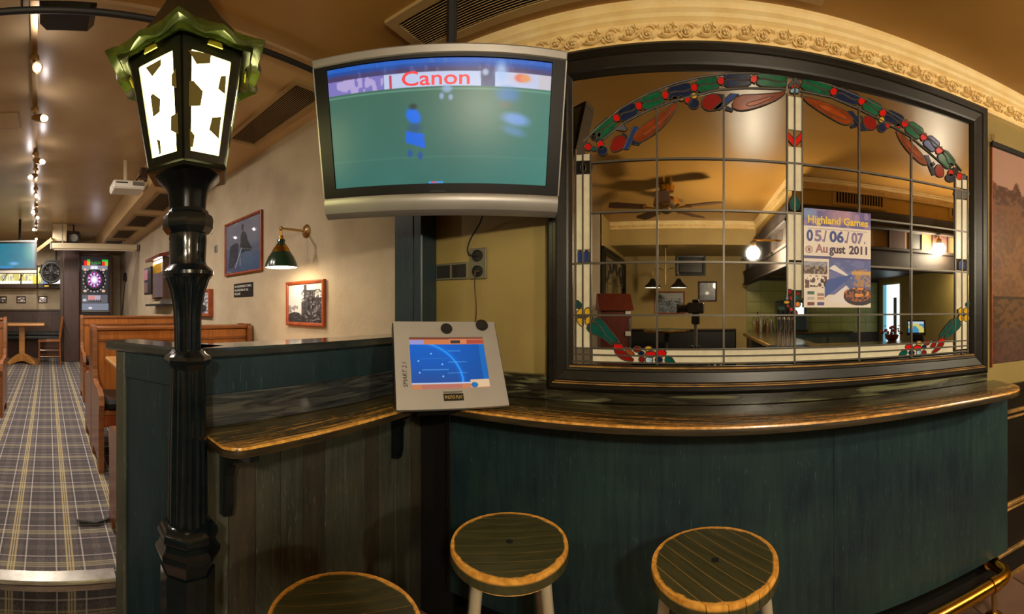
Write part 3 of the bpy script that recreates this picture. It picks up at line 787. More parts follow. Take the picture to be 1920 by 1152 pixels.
# roof: six concave leaves with a scalloped hanging skirt
def roof():
    b = MB(); n = 60; rows = []
    hx = lambda a: 1.0 / max(cos(((a - th0 + pi) % (pi / 3)) - pi / 6), 0.8) * 0.866
    for (r, z) in [(0.030, 2.50), (0.045, 2.42), (0.070, 2.34), (0.115, 2.27), (0.175, 2.200), (0.232, 2.168)]:
        rows.append([(r * hx(th0 + 2 * pi * i / n), z) for i in range(n)])
    for (r, z, am) in [(0.240, 2.163, 0.005), (0.243, 2.155, 0.008), (0.238, 2.145, 0.008), (0.228, 2.147, 0.006), (0.212, 2.152, 0.003), (0.205, 2.146, 0.0), (0.196, 2.150, 0.0), (0.188, 2.152, 0.0), (0.160, 2.166, 0.0)]:
        rows.append([(r * hx(th0 + 2 * pi * i / n) + am * 0.8 * cos(2 * pi * i * 12 / n), z + am * cos(2 * pi * i * 12 / n) + 0.4 * am * cos(2 * pi * i * 6 / n)) for i in range(n)])
    vs = []
    for rw in rows:
        for i, (r, z) in enumerate(rw):
            a = th0 + 2 * pi * i / n; vs.append((r * cos(a), r * sin(a), z))
    fs = [(k * n + i, k * n + (i + 1) % n, (k + 1) * n + (i + 1) % n, (k + 1) * n + i) for k in range(len(rows) - 1) for i in range(n)]
    fs.append(list(range(n)))
    c = MB(); c.add(vs[:6 * n], fs[:5 * n] + [fs[-1]]); c.build('roof', M['roof_dark'], lp, 0.4)
    b.add(vs[5 * n:], [[q - 5 * n for q in f] for f in fs[5 * n:-1]])
    return b.build('roof_rim', M['cast_green'], lp, 0.4)
roof()
for k in range(6):
    a = th0 + (k + 0.5) * pi / 3; c = Vector((0.166 * cos(a), 0.166 * sin(a), 2.138)); n_ = Vector((cos(a), sin(a), 0)); e = Vector((-sin(a), cos(a), 0))
    MB().prism([c + e * (0.022 * cos(t)) + Vector((0, 0, 0.02 * sin(t) - 0.004)) for t in np.linspace(0, pi, 7)], n_ * 0.004).build('roof_badge', M['badge'], lp)
MB().lathe([(0.05, 2.37), (0.062, 2.40), (0.05, 2.44), (0.03, 2.48), (0.04, 2.52), (0.028, 2.55), (0.012, 2.62), (0.004, 2.655)], 20).build('finial', M['cast_green'], lp, 0.5)

# ================================================================== LEADED MIRROR
mr = thing('leaded_mirror', 'wide black framed mirror with leaded grid and stained glass garlands above the shelf', 'mirror', (0, 0, 0))
FX0, FX1, FZ0, FZ1 = -0.580, 1.425, 1.127, 2.506
fb = MB().ring_frame(FX0, FX1, FZ0, FZ1, [(0, YW), (0, 1.592), (0.012, 1.585), (0.026, 1.585), (0.030, 1.579), (0.042, 1.579), (0.046, 1.585), (0.082, 1.592), (0.086, 1.586), (0.094, 1.590), (0.106, 1.604), (0.106, YW)])
fb.build('frame', M['frame_black'], mr)
B('mirror_glass', M['mirror'], mr, FX0 + 0.100, FX1 - 0.100, YM, YM + 0.006, FZ0 + 0.095, FZ1 - 0.10)
B('lower_lip', M['gilt'], mr, FX0 + 0.098, FX1 - 0.098, 1.586, 1.606, FZ0 + 0.097, FZ0 + 0.103)
MB().box(FX0 + 0.028, FX1 - 0.028, 1.5775, 1.5800, FZ0 + 0.030, FZ0 + 0.035).box(FX0 + 0.04, FX1 - 0.04, 1.5775, 1.58, FZ0 + 0.039, FZ0 + 0.042).build('ridge', M['gilt'], mr)
YG = YM - 0.005
W = lambda px, py: Py(px, py, YM - 0.003)
outl = []
def piece(col, pts, name='glass_piece'):
    P = [W(*p) for p in pts]; pt_ = 0.0052 if col == 'amber' else 0.004
    MB().prism([(p.x, YM - 0.0004, p.z) for p in P], (0, -pt_, 0)).build(name, G[col], mr)
    outl.append(P)
C7 = lambda L: [(1060 + x / 3.841, 60 + y / 3.84) for x, y in L]
C8 = lambda L: [(1480 + x / 3.841, 60 + y / 3.84) for x, y in L]
C4 = lambda L: [(1060 + x / 5.236, 480 + y / 5.236) for x, y in L]
CR = lambda L: [(1640 + x / 4.432, 430 + y / 4.43) for x, y in L]
CW = lambda L: [(1440 + x / 7.385, 540 + y / 7.387) for x, y in L]
def ell(f, x, y, a, b=None, rot=0.0, n=12):
    b = b or a
    return f([(x + a * cos(t) * cos(rot) - b * sin(t) * sin(rot), y + a * cos(t) * sin(rot) + b * sin(t) * cos(rot)) for t in np.linspace(0, 2 * pi, n + 1)[:-1]])
def smooth(pts, it=2):
    for _ in range(it):
        q = []
        for i in range(len(pts)):
            a, b = pts[i], pts[(i + 1) % len(pts)]
            q += [(a[0] * .75 + b[0] * .25, a[1] * .75 + b[1] * .25), (a[0] * .25 + b[0] * .75, a[1] * .25 + b[1] * .75)]
        pts = q
    return pts
strips = MB()
def lead(p, q, w=0.0075, name='lead_strip'):
    a, b = (W(*p), W(*q)); d = (b - a).normalized(); n = Vector((-d.z, 0, d.x)) * (w / 2)
    MB().prism([(v.x, YM - 0.0004, v.z) for v in (a - n, b - n, b + n, a + n)], (0, -0.0065, 0)).build(name, M['lead'], mr)
def lead_h(y_at_1300, x0, x1, w=0.0075):      # level strip, height read at column 1300
    z = Py(1300, y_at_1300, YM - 0.003).z; a, b = W(x0, 500).x, W(x1, 500).x
    MB().box(a, b, YM - 0.0075, YM - 0.0004, z - w / 2, z + w / 2).build('lead_strip', M['lead'], mr)
    return z
def lead_v(px, y0, y1, w=0.0075):
    x = W(px, 500).x; a, b = W(px, y0).z, W(px, y1).z
    MB().box(x - w / 2, x + w / 2, YM - 0.0070, YM - 0.0004, min(a, b), max(a, b)).build('lead_strip', M['lead'], mr)
# white borders: columns at both sides and the centre, two rows along the foot
def white(px0, px1, za, zb):
    x0, x1 = W(px0, 500).x, W(px1, 500).x
    MB().box(x0, x1, YM - 0.004, YM - 0.0004, min(za, zb), max(za, zb)).build('white_strip', G['white'], mr)
zrow = [Py(1300, y, YM - 0.003).z for y in (655.5, 668, 681.5)]
zof = lambda px, y: W(px, y).z
for (a, b) in ((1081, 1091.5), (1094.5, 1106)):
    for (t, u) in ((290, 302), (327, 468), (495, 590), (600, 652)): white(a, b, zof(1093, t), zof(1093, u))
for (a, b) in ((1793, 1802), (1804.5, 1812.5)):
    for (t, u) in ((336, 353), (374, 486), (508, 580), (600, 655)): white(a, b, zof(1803, t), zof(1803, u))
xs_ = [1110, 1232, 1357, 1490, 1611, 1709, 1788]
for i in range(6):
    for k in range(2): white(xs_[i] + 1.8, xs_[i + 1] - 1.8, zrow[k], zrow[k + 1])
for (a, b) in ((1478, 1488.5), (1491.5, 1503)):
    for (t, u) in ((182, 244), (276, 358), (398, 488), (492, 544)): white(a, b, zof(1490, t), zof(1490, u))
for y in (297.5, 394.5, 491.5, 591.5): lead_h(y, 1107, 1812)
for y in (655.5, 668, 681.5): lead_h(y, 1070, 1816, 0.006)
for y in (491.5, 591.5): lead_h(y, 1067, 1107)
for (px, t) in ((1232, 200), (1357, 178), (1611, 200), (1709, 258)): lead_v(px, t, 684)
for px in (1476, 1490, 1504): lead_v(px, 150 if px == 1490 else 176, 684 if px == 1490 else 560, 0.006)
for (px, t) in ((1079.5, 280), (1093, 290), (1107.5, 290), (1791, 330), (1803.4, 330), (1814, 330)): lead_v(px, t, 688 if px < 1200 else 676, 0.006)
lead_v(1069.5, 142, 690, 0.005)
# the arch: two lead lines with green and navy lenses parted by red lozenges
Lo = C7([(130, 790), (240, 680), (400, 550), (600, 440), (800, 365), (1000, 320), (1200, 297), (1400, 297), (1590, 318)])
Li = C7([(270, 775), (420, 655), (600, 562), (760, 503), (940, 455), (1100, 418), (1300, 403), (1590, 412)])
Ro = C8([(75, 320), (300, 385), (560, 490), (760, 600), (960, 730), (1130, 870), (1240, 1000)])
Ri = C8([(80, 425), (300, 470), (500, 555), (640, 625), (760, 690), (880, 760), (1010, 870), (1140, 985)])
for L in (Lo, Li, Ro, Ri):
    P = [W(*p) for p in L]
    MB().tube([(p.x, YM - 0.004, p.z) for p in P], 0.0036, 6).build('lead_strip', M['lead'], mr)
def garland(c, reds, cols, hw):
    # c: run of centre points incl. ends; reds: those carrying a lozenge
    for i in range(len(c) - 1):
        (xa, ya), (xb, yb) = c[i], c[i + 1]; dx, dy = xb - xa, yb - ya; L = math.hypot(dx, dy); ux, uy = dx / L, dy / L; nx, ny = uy, -ux
        g0 = 6 if i in reds else 2; g1 = 6 if (i + 1) in reds else 2
        at = lambda s, o: (xa + ux * s + nx * o, ya + uy * s + ny * o)
        S_ = [g0 + (L - g0 - g1) * t for t in np.linspace(0, 1, 7)]
        wv = [2.0 * sin(2 * pi * t) for t in np.linspace(0, 1, 7)]
        up = [hw * min(1, 0.42 + 1.1 * sin(pi * (0.08 + 0.84 * t))) for t in np.linspace(0, 1, 7)]
        piece(cols[i], [at(S_[k], wv[k] + 0.7) for k in range(7)] + [at(S_[k] , up[k]) for k in range(6, -1, -1)])
        piece(cols[i], [at(S_[k], wv[k] - 0.7) for k in range(7)] + [at(S_[k], -up[k]) for k in range(6, -1, -1)])
    for i in reds:
        x, y = c[i]; a = c[max(i - 1, 0)]; b = c[min(i + 1, len(c) - 1)]; t = math.atan2(b[1] - a[1], b[0] - a[0])
        pts = [(-10.5, 2.5), (-1.5, -8), (10.5, -2.5), (1.5, 8)]
        piece('red', [(x + p * cos(t) - q * sin(t), y + p * sin(t) + q * cos(t)) for p, q in pts])
garland([(1113, 258), (1156, 221.5), (1198, 199), (1247.5, 178.5), (1301.7, 164.5), (1351.7, 152), (1413.4, 148.5), (1477, 153)], (1, 2, 3, 4, 5, 6), ['green', 'navy', 'green', 'navy', 'green', 'navy', 'green'], 12.5)
garland([(1502, 155), (1563, 172), (1615.4, 190), (1655, 212), (1696.7, 232), (1732, 257), (1761, 282), (1786, 314)], (1, 2, 3, 4, 5, 6), ['green', 'navy', 'green', 'navy', 'green', 'blue', 'green'], 11.5)
# draped swags with ribbons
def poly(col, f, L, s=1): piece(col, smooth(f(L), s) if s else f(L))
poly('brown', C7, [(480, 745), (500, 735), (560, 668), (640, 618), (720, 565), (800, 502), (812, 515), (790, 560), (740, 640), (660, 722), (580, 775), (510, 808)])
poly('amber', C7, [(540, 745), (620, 690), (700, 625), (770, 555), (740, 600), (660, 690), (580, 745)])
poly('dred', C7, [(318, 838), (340, 770), (400, 740), (438, 762), (432, 820), (390, 855), (340, 866)])
poly('blue', C7, [(488, 682), (525, 684), (452, 845), (418, 846)], 0)
poly('navy', C7, [(405, 728), (440, 742), (445, 762), (420, 748)], 0)
poly('navy', C7, [(482, 778), (545, 800), (528, 815), (478, 806)], 0)
poly('grey', C7, [(360, 705), (420, 665), (445, 700), (430, 715)], 0)
poly('dred', C7, [(975, 520), (1000, 462), (1070, 442), (1128, 468), (1133, 530), (1085, 565), (1010, 566)])
poly('brown', C7, [(1235, 455), (1400, 450), (1520, 440), (1600, 426), (1540, 480), (1440, 525), (1330, 560), (1250, 570), (1190, 540)])
poly('amber', C7, [(1290, 520), (1400, 490), (1520, 455), (1440, 500), (1340, 540)])
poly('blue', C7, [(1190, 446), (1250, 448), (1112, 560), (1062, 556)], 0)
poly('navy', C7, [(1095, 448), (1135, 452), (1150, 480), (1130, 490)], 0)
poly('navy', C7, [(1160, 535), (1212, 560), (1200, 574), (1150, 560)], 0)
for (x, y, a, b, c) in ((163, 828, 27, 27, 'red'), (253, 812, 26, 32, 'red'), (265, 855, 38, 34, 'navy'), (205, 842, 17, 17, 'teal'), (205, 752, 22, 26, 'black'), (243, 742, 14, 16, 'pink'), (232, 782, 16, 14, 'navy'),
                        (787, 482, 22, 20, 'red'), (835, 478, 23, 18, 'yellow'), (883, 492, 25, 24, 'red'), (928, 460, 23, 22, 'yellow'), (925, 517, 38, 36, 'navy')):
    piece(c, ell(C7, x, y, a, b))
poly('brown', C8, [(92, 460), (200, 488), (300, 520), (400, 565), (445, 600), (462, 640), (440, 666), (390, 670), (300, 622), (200, 560), (115, 498)])
poly('amber', C8, [(200, 515), (300, 545), (390, 590), (430, 640), (330, 605), (230, 555)])
poly('navy', C8, [(415, 570), (455, 572), (562, 710), (528, 710)], 0)
poly('navy', C8, [(500, 598), (525, 610), (512, 630), (492, 612)], 0)
poly('navy', C8, [(470, 655), (486, 680), (448, 692), (438, 680)], 0)
poly('dred', C8, [(522, 625), (560, 600), (618, 625), (632, 690), (592, 711), (548, 690)])
poly('brown', C8, [(765, 702), (840, 762), (920, 840), (982, 915), (1000, 962), (950, 955), (880, 890), (820, 820), (782, 752)])
poly('amber', C8, [(790, 740), (860, 810), (940, 890), (960, 930), (880, 860)])
poly('navy', C8, [(970, 888), (1000, 890), (1058, 1030), (1030, 1034)], 0)
poly('navy', C8, [(1010, 950), (1040, 938), (1050, 955), (1020, 970)], 0)
poly('dred', C8, [(1046, 980), (1072, 950), (1108, 975), (1115, 1040), (1082, 1050), (1052, 1030)])
for (x, y, a, b, c) in ((665, 632, 21, 22, 'yellow'), (668, 688, 31, 34, 'navy'), (707, 670, 21, 24, 'red'), (742, 670, 16, 16, 'yellow'), (785, 677, 20, 18, 'red'), (1163, 1016, 20, 24, 'red'), (1160, 1052, 36, 30, 'navy'), (1225, 1040, 22, 26, 'red'), (1167, 965, 15, 20, 'white'), (1196, 1000, 20, 24, 'black'), (1258, 1045, 14, 20, 'grey')):
    piece(c, ell(C8, x, y, a, b))
# crown of the arch
poly('grey', C7, [(1655, 325), (1608, 385), (1610, 402), (1640, 380), (1655, 350)], 0)
poly('grey', C8, [(42, 325), (78, 375), (76, 402), (50, 378), (42, 350)], 0)
poly('red', C7, [(1655, 358), (1622, 396), (1634, 408), (1655, 385)], 0); poly('red', C8, [(42, 358), (72, 394), (62, 408), (42, 385)], 0)
poly('sky', C7, [(1652, 400), (1618, 415), (1620, 442), (1652, 440)], 1); poly('sky', C8, [(44, 400), (70, 415), (66, 442), (44, 440)], 1)
poly('red', lambda L: L, [(1477.5, 248), (1489, 261), (1489, 276), (1477.5, 263)], 0); poly('red', lambda L: L, [(1491, 261), (1503, 248), (1503, 263), (1491, 276)], 0)
for s in (-1, 1): piece('teal', [(1490 + s * 1, 358), (1490 + s * 4, 368), (1490 + s * 10, 380), (1490 + s * 8, 392), (1490 + s * 1, 397)])
# jewels on the side columns
piece('black', [(1080, 303), (1108, 302), (1111, 314), (1108, 326), (1080, 327), (1077, 315)]); piece('sky', ell(lambda L: L, 1093.5, 315, 5, 8))
MBx = [W(1091.5 + 0, 0)]
piece('grey', [(1790, 355), (1816, 356), (1818, 364), (1812, 374), (1793, 373), (1788, 364)])
for (a, b) in ((1083.5, 1092), (1094.5, 1104)): piece('blue', [(a, 492), (a, 474), ((a + b) / 2, 469), (b, 474), (b, 492)])
piece('blue', [(1797, 505), (1797, 492), (1803, 487), (1809, 492), (1809, 505)])
# corner flowers
poly('teal', C4, [(95, 460), (115, 430), (160, 470), (165, 500), (125, 520), (95, 500)])
for L in ([(98, 572), (150, 508), (172, 530), (165, 580), (130, 602)], [(185, 560), (195, 515), (240, 508), (264, 550), (240, 580), (200, 585)], [(108, 618), (150, 605), (183, 625), (180, 690), (150, 692), (120, 650)], [(195, 620), (230, 588), (266, 600), (260, 640), (215, 682), (196, 660)]): poly('yellow', C4, L)
piece('red', ell(C4, 177, 597, 13))
poly('teal', C4, [(270, 622), (320, 608), (370, 635), (430, 720), (545, 855), (480, 850), (420, 810), (370, 740), (310, 670)])
poly('teal', C4, [(208, 700), (245, 652), (300, 662), (350, 700), (400, 790), (468, 850), (460, 885), (400, 830), (330, 790), (250, 760), (215, 730)])
poly('red', C4, [(478, 862), (552, 870), (575, 905), (540, 915), (475, 905)], 0)
poly('amber', C4, [(575, 890), (620, 910), (690, 970), (660, 985), (600, 950)]); poly('dred', C4, [(475, 915), (560, 920), (620, 970), (690, 1035), (600, 1035), (540, 1010), (490, 960)])
for (x, y, a, b, c) in ((705, 918, 40, 30, 'dred'), (745, 958, 30, 24, 'navy'), (815, 915, 38, 28, 'yellow'), (838, 965, 52, 33, 'red'), (945, 955, 46, 36, 'red'), (750, 1017, 30, 28, 'dred'), (822, 1022, 38, 36, 'sky'), (918, 1022, 36, 34, 'navy')): piece(c, ell(C4, x, y, a, b))
poly('teal', C4, [(972, 1035), (990, 985), (1040, 990), (1088, 1062), (1010, 1058)])
poly('teal', CR, [(750, 620), (775, 600), (795, 610), (780, 640), (755, 645)])
for (x, y, a, b) in ((715, 680, 27, 30), (760, 680, 27, 30), (718, 738, 28, 32), (762, 738, 28, 32)): piece('yellow', ell(CR, x, y, a * 0.85, b * 0.9))
poly('teal', CR, [(655, 745), (690, 730), (720, 790), (700, 830), (600, 908), (575, 902), (645, 800)]); poly('teal', CR, [(630, 762), (650, 745), (640, 800), (562, 900), (535, 896), (570, 832)])
poly('red', CR, [(515, 940), (545, 908), (588, 914), (560, 938)], 0)
poly('dred', CR, [(530, 940), (582, 938), (560, 982), (500, 1032), (462, 1030), (512, 982)]); poly('dred', CR, [(520, 925), (490, 932), (450, 986), (500, 988)])
for (x, y, a, b, c) in ((285, 980, 34, 22, 'red'), (355, 985, 34, 22, 'red'), (368, 948, 24, 20, 'yellow'), (432, 943, 27, 22, 'dred'), (410, 980, 19, 17, 'navy'), (305, 1027, 25, 20, 'navy'), (366, 1024, 22, 20, 'sky'), (410, 1024, 19, 19, 'dred')): piece(c, ell(CR, x, y, a, b))
poly('teal', CR, [(190, 1066), (215, 1015), (260, 1003), (276, 1030), (240, 1060)])
for (x, y, a, b, c) in ((295, 55, 45, 35, 'dred'), (415, 80, 38, 26, 'dred'), (265, 140, 24, 28, 'sky'), (318, 142, 20, 34, 'red'), (392, 140, 38, 34, 'teal'), (258, 200, 42, 26, 'yellow'), (342, 215, 28, 40, 'navy'), (412, 228, 36, 40, 'orange'), (278, 250, 24, 18, 'red'), (185, 285, 44, 22, 'green'), (322, 298, 24, 32, 'red'), (375, 352, 32, 40, 'dred')): piece(c, ell(CW, x, y, a, b, n=10))
lb = MB()
for P in outl: lb.tube([(p.x, YM - 0.0042, p.z) for p in P], 0.0023, 4, closed=True)
tag(lb.build('lead_outline', M['lead'], mr), kind='stuff')

# poster stuck on the mirror
def poster():
    c = [W(1506, 404), W(1631, 400), W(1631, 578), W(1506, 576)]
    x0, x1 = (c[0].x + c[3].x) / 2, (c[1].x + c[2].x) / 2; z1 = (c[0].z + c[1].z) / 2 + 0.012; z0 = (c[2].z + c[3].z) / 2
    w, h = x1 - x0, z1 - z0; yp = YM - 0.012
    t = thing('event_poster', 'purple and white games poster stuck on the mirror', 'poster', ((x0 + x1) / 2, yp, (z0 + z1) / 2))
    def fn(U, V):
        p = Paint(U, V, (226, 216, 208)); n = vnoise(U, V, 14, 20, 3); n2 = vnoise(U, V, 40, 50, 4); n3 = vnoise(U, V, 22, 30, 9)
        p.rect(0, 1, 0.825, 1, (92, 84, 150)); p.put((V > 0.83) & (n > 0.55), (150, 130, 178), 0.8); p.ell(0.55, 0.95, 0.22, 0.08, (176, 138, 160), 0.8, 0.5); p.ell(0.05, 0.95, 0.12, 0.06, (110, 140, 200), 0.9, 0.5)
        p.rect(0.36, 1, 0.13, 0.50, (84, 96, 158)); p.put((U > 0.36) & (V < 0.50) & (V > 0.13) & (n > 0.55), (110, 116, 176), 0.7)
        p.poly([(0.36, 0.40), (0.72, 0.30), (0.60, 0.36), (0.44, 0.44)], (226, 222, 226)); p.poly([(0.30, 0.10), (0.75, 0.35), (0.30, 0.28)], (56, 84, 160))
        p.poly([(0.33, 0.07), (0.62, 0.23), (0.74, 0.13), (0.6, 0.02)], (226, 220, 224)); p.rect(0.0, 0.34, 0.335, 0.465, (150, 130, 116)); p.put((U < 0.34) & (V > 0.335) & (V < 0.465) & (n2 > 0.5), (70, 48, 40)); p.put((U < 0.34) & (V > 0.42) & (V < 0.465), (150, 160, 190), 0.7)
        p.put((U > 0.02) & (U < 0.33) & (V > 0.20) & (V < 0.325) & (n3 > 0.5), (92, 52, 46)); p.put((U > 0.02) & (U < 0.33) & (V > 0.21) & (V < 0.30) & (n2 > 0.62), (40, 34, 40))
        p.put((U > 0.74) & (V > 0.22) & (V < 0.40) & (n2 > 0.4), (166, 130, 96)); p.put((U > 0.70) & (V > 0.34) & (V < 0.38), (206, 160, 90), 0.9)
        p.ell(0.82, 0.115, 0.24, 0.095, (44, 36, 48)); p.put((((U - 0.8) / 0.22) ** 2 + ((V - 0.14) / 0.08) ** 2 < 1) & (n2 > 0.55), (150, 84, 50)); p.put((((U - 0.8) / 0.2) ** 2 + ((V - 0.16) / 0.05) ** 2 < 1) & (n3 > 0.62), (214, 140, 60))
        for (a, b, col) in ((0.05, 0.145, (60, 100, 80)), (0.05, 0.035, (112, 56, 50)), (0.19, 0.035, (86, 76, 140)), (0.19, 0.13, (150, 120, 110)), (0.19, 0.09, (190, 140, 120)), (0.05, 0.09, (180, 176, 170))): p.rect(a, a + 0.10, b - 0.013, b + 0.018, col)
        p.rect(0.06, 0.94, 0.797, 0.801, (120, 110, 120)); p.rect(0.10, 0.90, 0.785, 0.788, (150, 140, 146)); p.rect(0.0, 1, 0.495, 0.512, (78, 70, 132)); p.rect(0.0, 0.4, 0.508, 0.522, (60, 60, 110))
        p.ell(0.075, 0.585, 0.052, 0.038, (120, 70, 76)); p.ell(0.075, 0.585, 0.042, 0.030, (214, 196, 190)); p.ell(0.075, 0.585, 0.020, 0.020, (130, 80, 84))
        return p.c
    sheet('printed_sheet', w, h, 150, 210, fn, print_mat('poster_print', 0, 0.4), t)
    B('backing', M['white_plastic'], t, -w / 2, w / 2, 0.0005, 0.0035, -h / 2, h / 2)
    ye = mat('poster_yellow', S(232, 200, 70), 0.5); blu = mat('poster_blue', S(44, 66, 142), 0.5); vio = mat('poster_violet', S(130, 112, 156), 0.5); dk = mat('poster_plum', S(60, 40, 76), 0.5); ro = mat('poster_rose', S(156, 112, 124), 0.5)
    text('lettering', 'Highland Games', h * 0.105, ye, t, (-w * 0.45, -0.001, h * 0.355), w * 0.90, bold=0.0012)
    X = lambda q: (q - 0.5) * w
    for (s, a, ww, mm) in (('0', 0.04, 0.09, blu), ('5', 0.15, 0.10, vio), ('.', 0.262, 0.015, vio), ('/', 0.285, 0.05, vio), ('06', 0.37, 0.21, blu), ('.', 0.595, 0.015, blu), ('/', 0.62, 0.05, vio), ('07', 0.70, 0.18, vio), ('.', 0.895, 0.015, vio)):
        text('lettering', s, h * 0.155, mm, t, (X(a), -0.001, h * 0.175), w * ww, bold=0.002)
    for (s, a, ww, mm) in (('Au', 0.17, 0.18, ro), ('gust', 0.37, 0.24, dk), ('2011', 0.66, 0.28, dk)):
        text('lettering', s, h * 0.118, mm, t, (X(a), -0.001, h * 0.060), w * ww, bold=0.0015)
poster()

# ================================================================== TELEVISION
k_ = 1.208
TV = facing((1.25 * k_ * sin(-0.6145), 1.25 * k_ * cos(-0.6145), ZC + 0.5336 * k_), -0.5487, 0.2733, -0.0036)
tv = thing('television', 'large silver framed flat television hung in the corner showing a football match', 'television', mw=TV)
TW, TH = 0.7645 * k_, 0.4863 * k_; SW, SH, SO = 0.6758 * k_, 0.3511 * k_, 0.0321 * k_
b0z = on_pose(TV, 828, 362).z
MB().box(-TW / 2 + 0.006, TW / 2 - 0.006, 0.004, 0.05, -TH / 2 + 0.02, TH / 2 - 0.006).add([(-TW / 2 + 0.02, 0.05, -TH / 2 + 0.03), (TW / 2 - 0.02, 0.05, -TH / 2 + 0.03), (TW / 2 - 0.02, 0.05, TH / 2 - 0.02), (-TW / 2 + 0.02, 0.05, TH / 2 - 0.02),
      (-TW / 3, 0.10, -TH / 3), (TW / 3, 0.10, -TH / 3), (TW / 3, 0.10, TH / 3), (-TW / 3, 0.10, TH / 3)], [(4, 5, 6, 7), (0, 1, 5, 4), (1, 2, 6, 5), (2, 3, 7, 6), (3, 0, 4, 7)]).build('back_cover', M['black_plastic'], tv)
MB().box(-TW / 2, TW / 2, -0.012, 0.045, TH / 2 - 0.030, TH / 2, bev=0.004).build('top_bar', M['tv_silver'], tv)
for s in (-1, 1): B('side_strip', M['tv_silver'], tv, min(s * TW / 2, s * (TW / 2 - 0.005)), max(s * TW / 2, s * (TW / 2 - 0.005)), -0.010, 0.045, b0z, TH / 2 - 0.03)
bz = MB(); zt_, zb_ = TH / 2 - 0.030, b0z; xo = TW / 2 - 0.005; si = (-SW / 2 - 0.002, SW / 2 + 0.002, SO - SH / 2 - 0.002, SO + SH / 2 + 0.002)
bz.box(-xo, si[0], -0.008, 0.004, zb_, zt_).box(si[1], xo, -0.008, 0.004, zb_, zt_).box(si[0], si[1], -0.008, 0.004, si[3], zt_).box(si[0], si[1], -0.008, 0.004, zb_, si[2])
bz.build('bezel', mat('bezel', S(14, 12, 12), 0.4, spec=0.25), tv)
sp_ = [(-0.012, b0z - 0.001), (-0.016, b0z - 0.008), (-0.020, b0z - 0.030), (-0.016, b0z - 0.06), (-0.004, -TH / 2 + 0.012), (0.012, -TH / 2), (0.045, -TH / 2), (0.045, b0z - 0.001)]
hx = TW / 2 - 0.004
MB().prism([(-hx, y, z) for y, z in sp_], (2 * hx, 0, 0)).build('speaker_panel', M['tv_silver'], tv, 0.6)
B('maker_plate', M['black_plastic'], tv, -0.035, 0.022, -0.0095, -0.008, b0z + 0.004, b0z + 0.011)
for i in range(5): MB().sphere((0.26 + 0.018 * i, -0.0125, b0z - 0.004), 0.0028, 8).build('button', M['silver_dark'], tv)
def tvuv(px, py):
    q = on_pose(TV, px, py); return (q.x / SW + 0.5, (q.z - SO) / SH + 0.5)
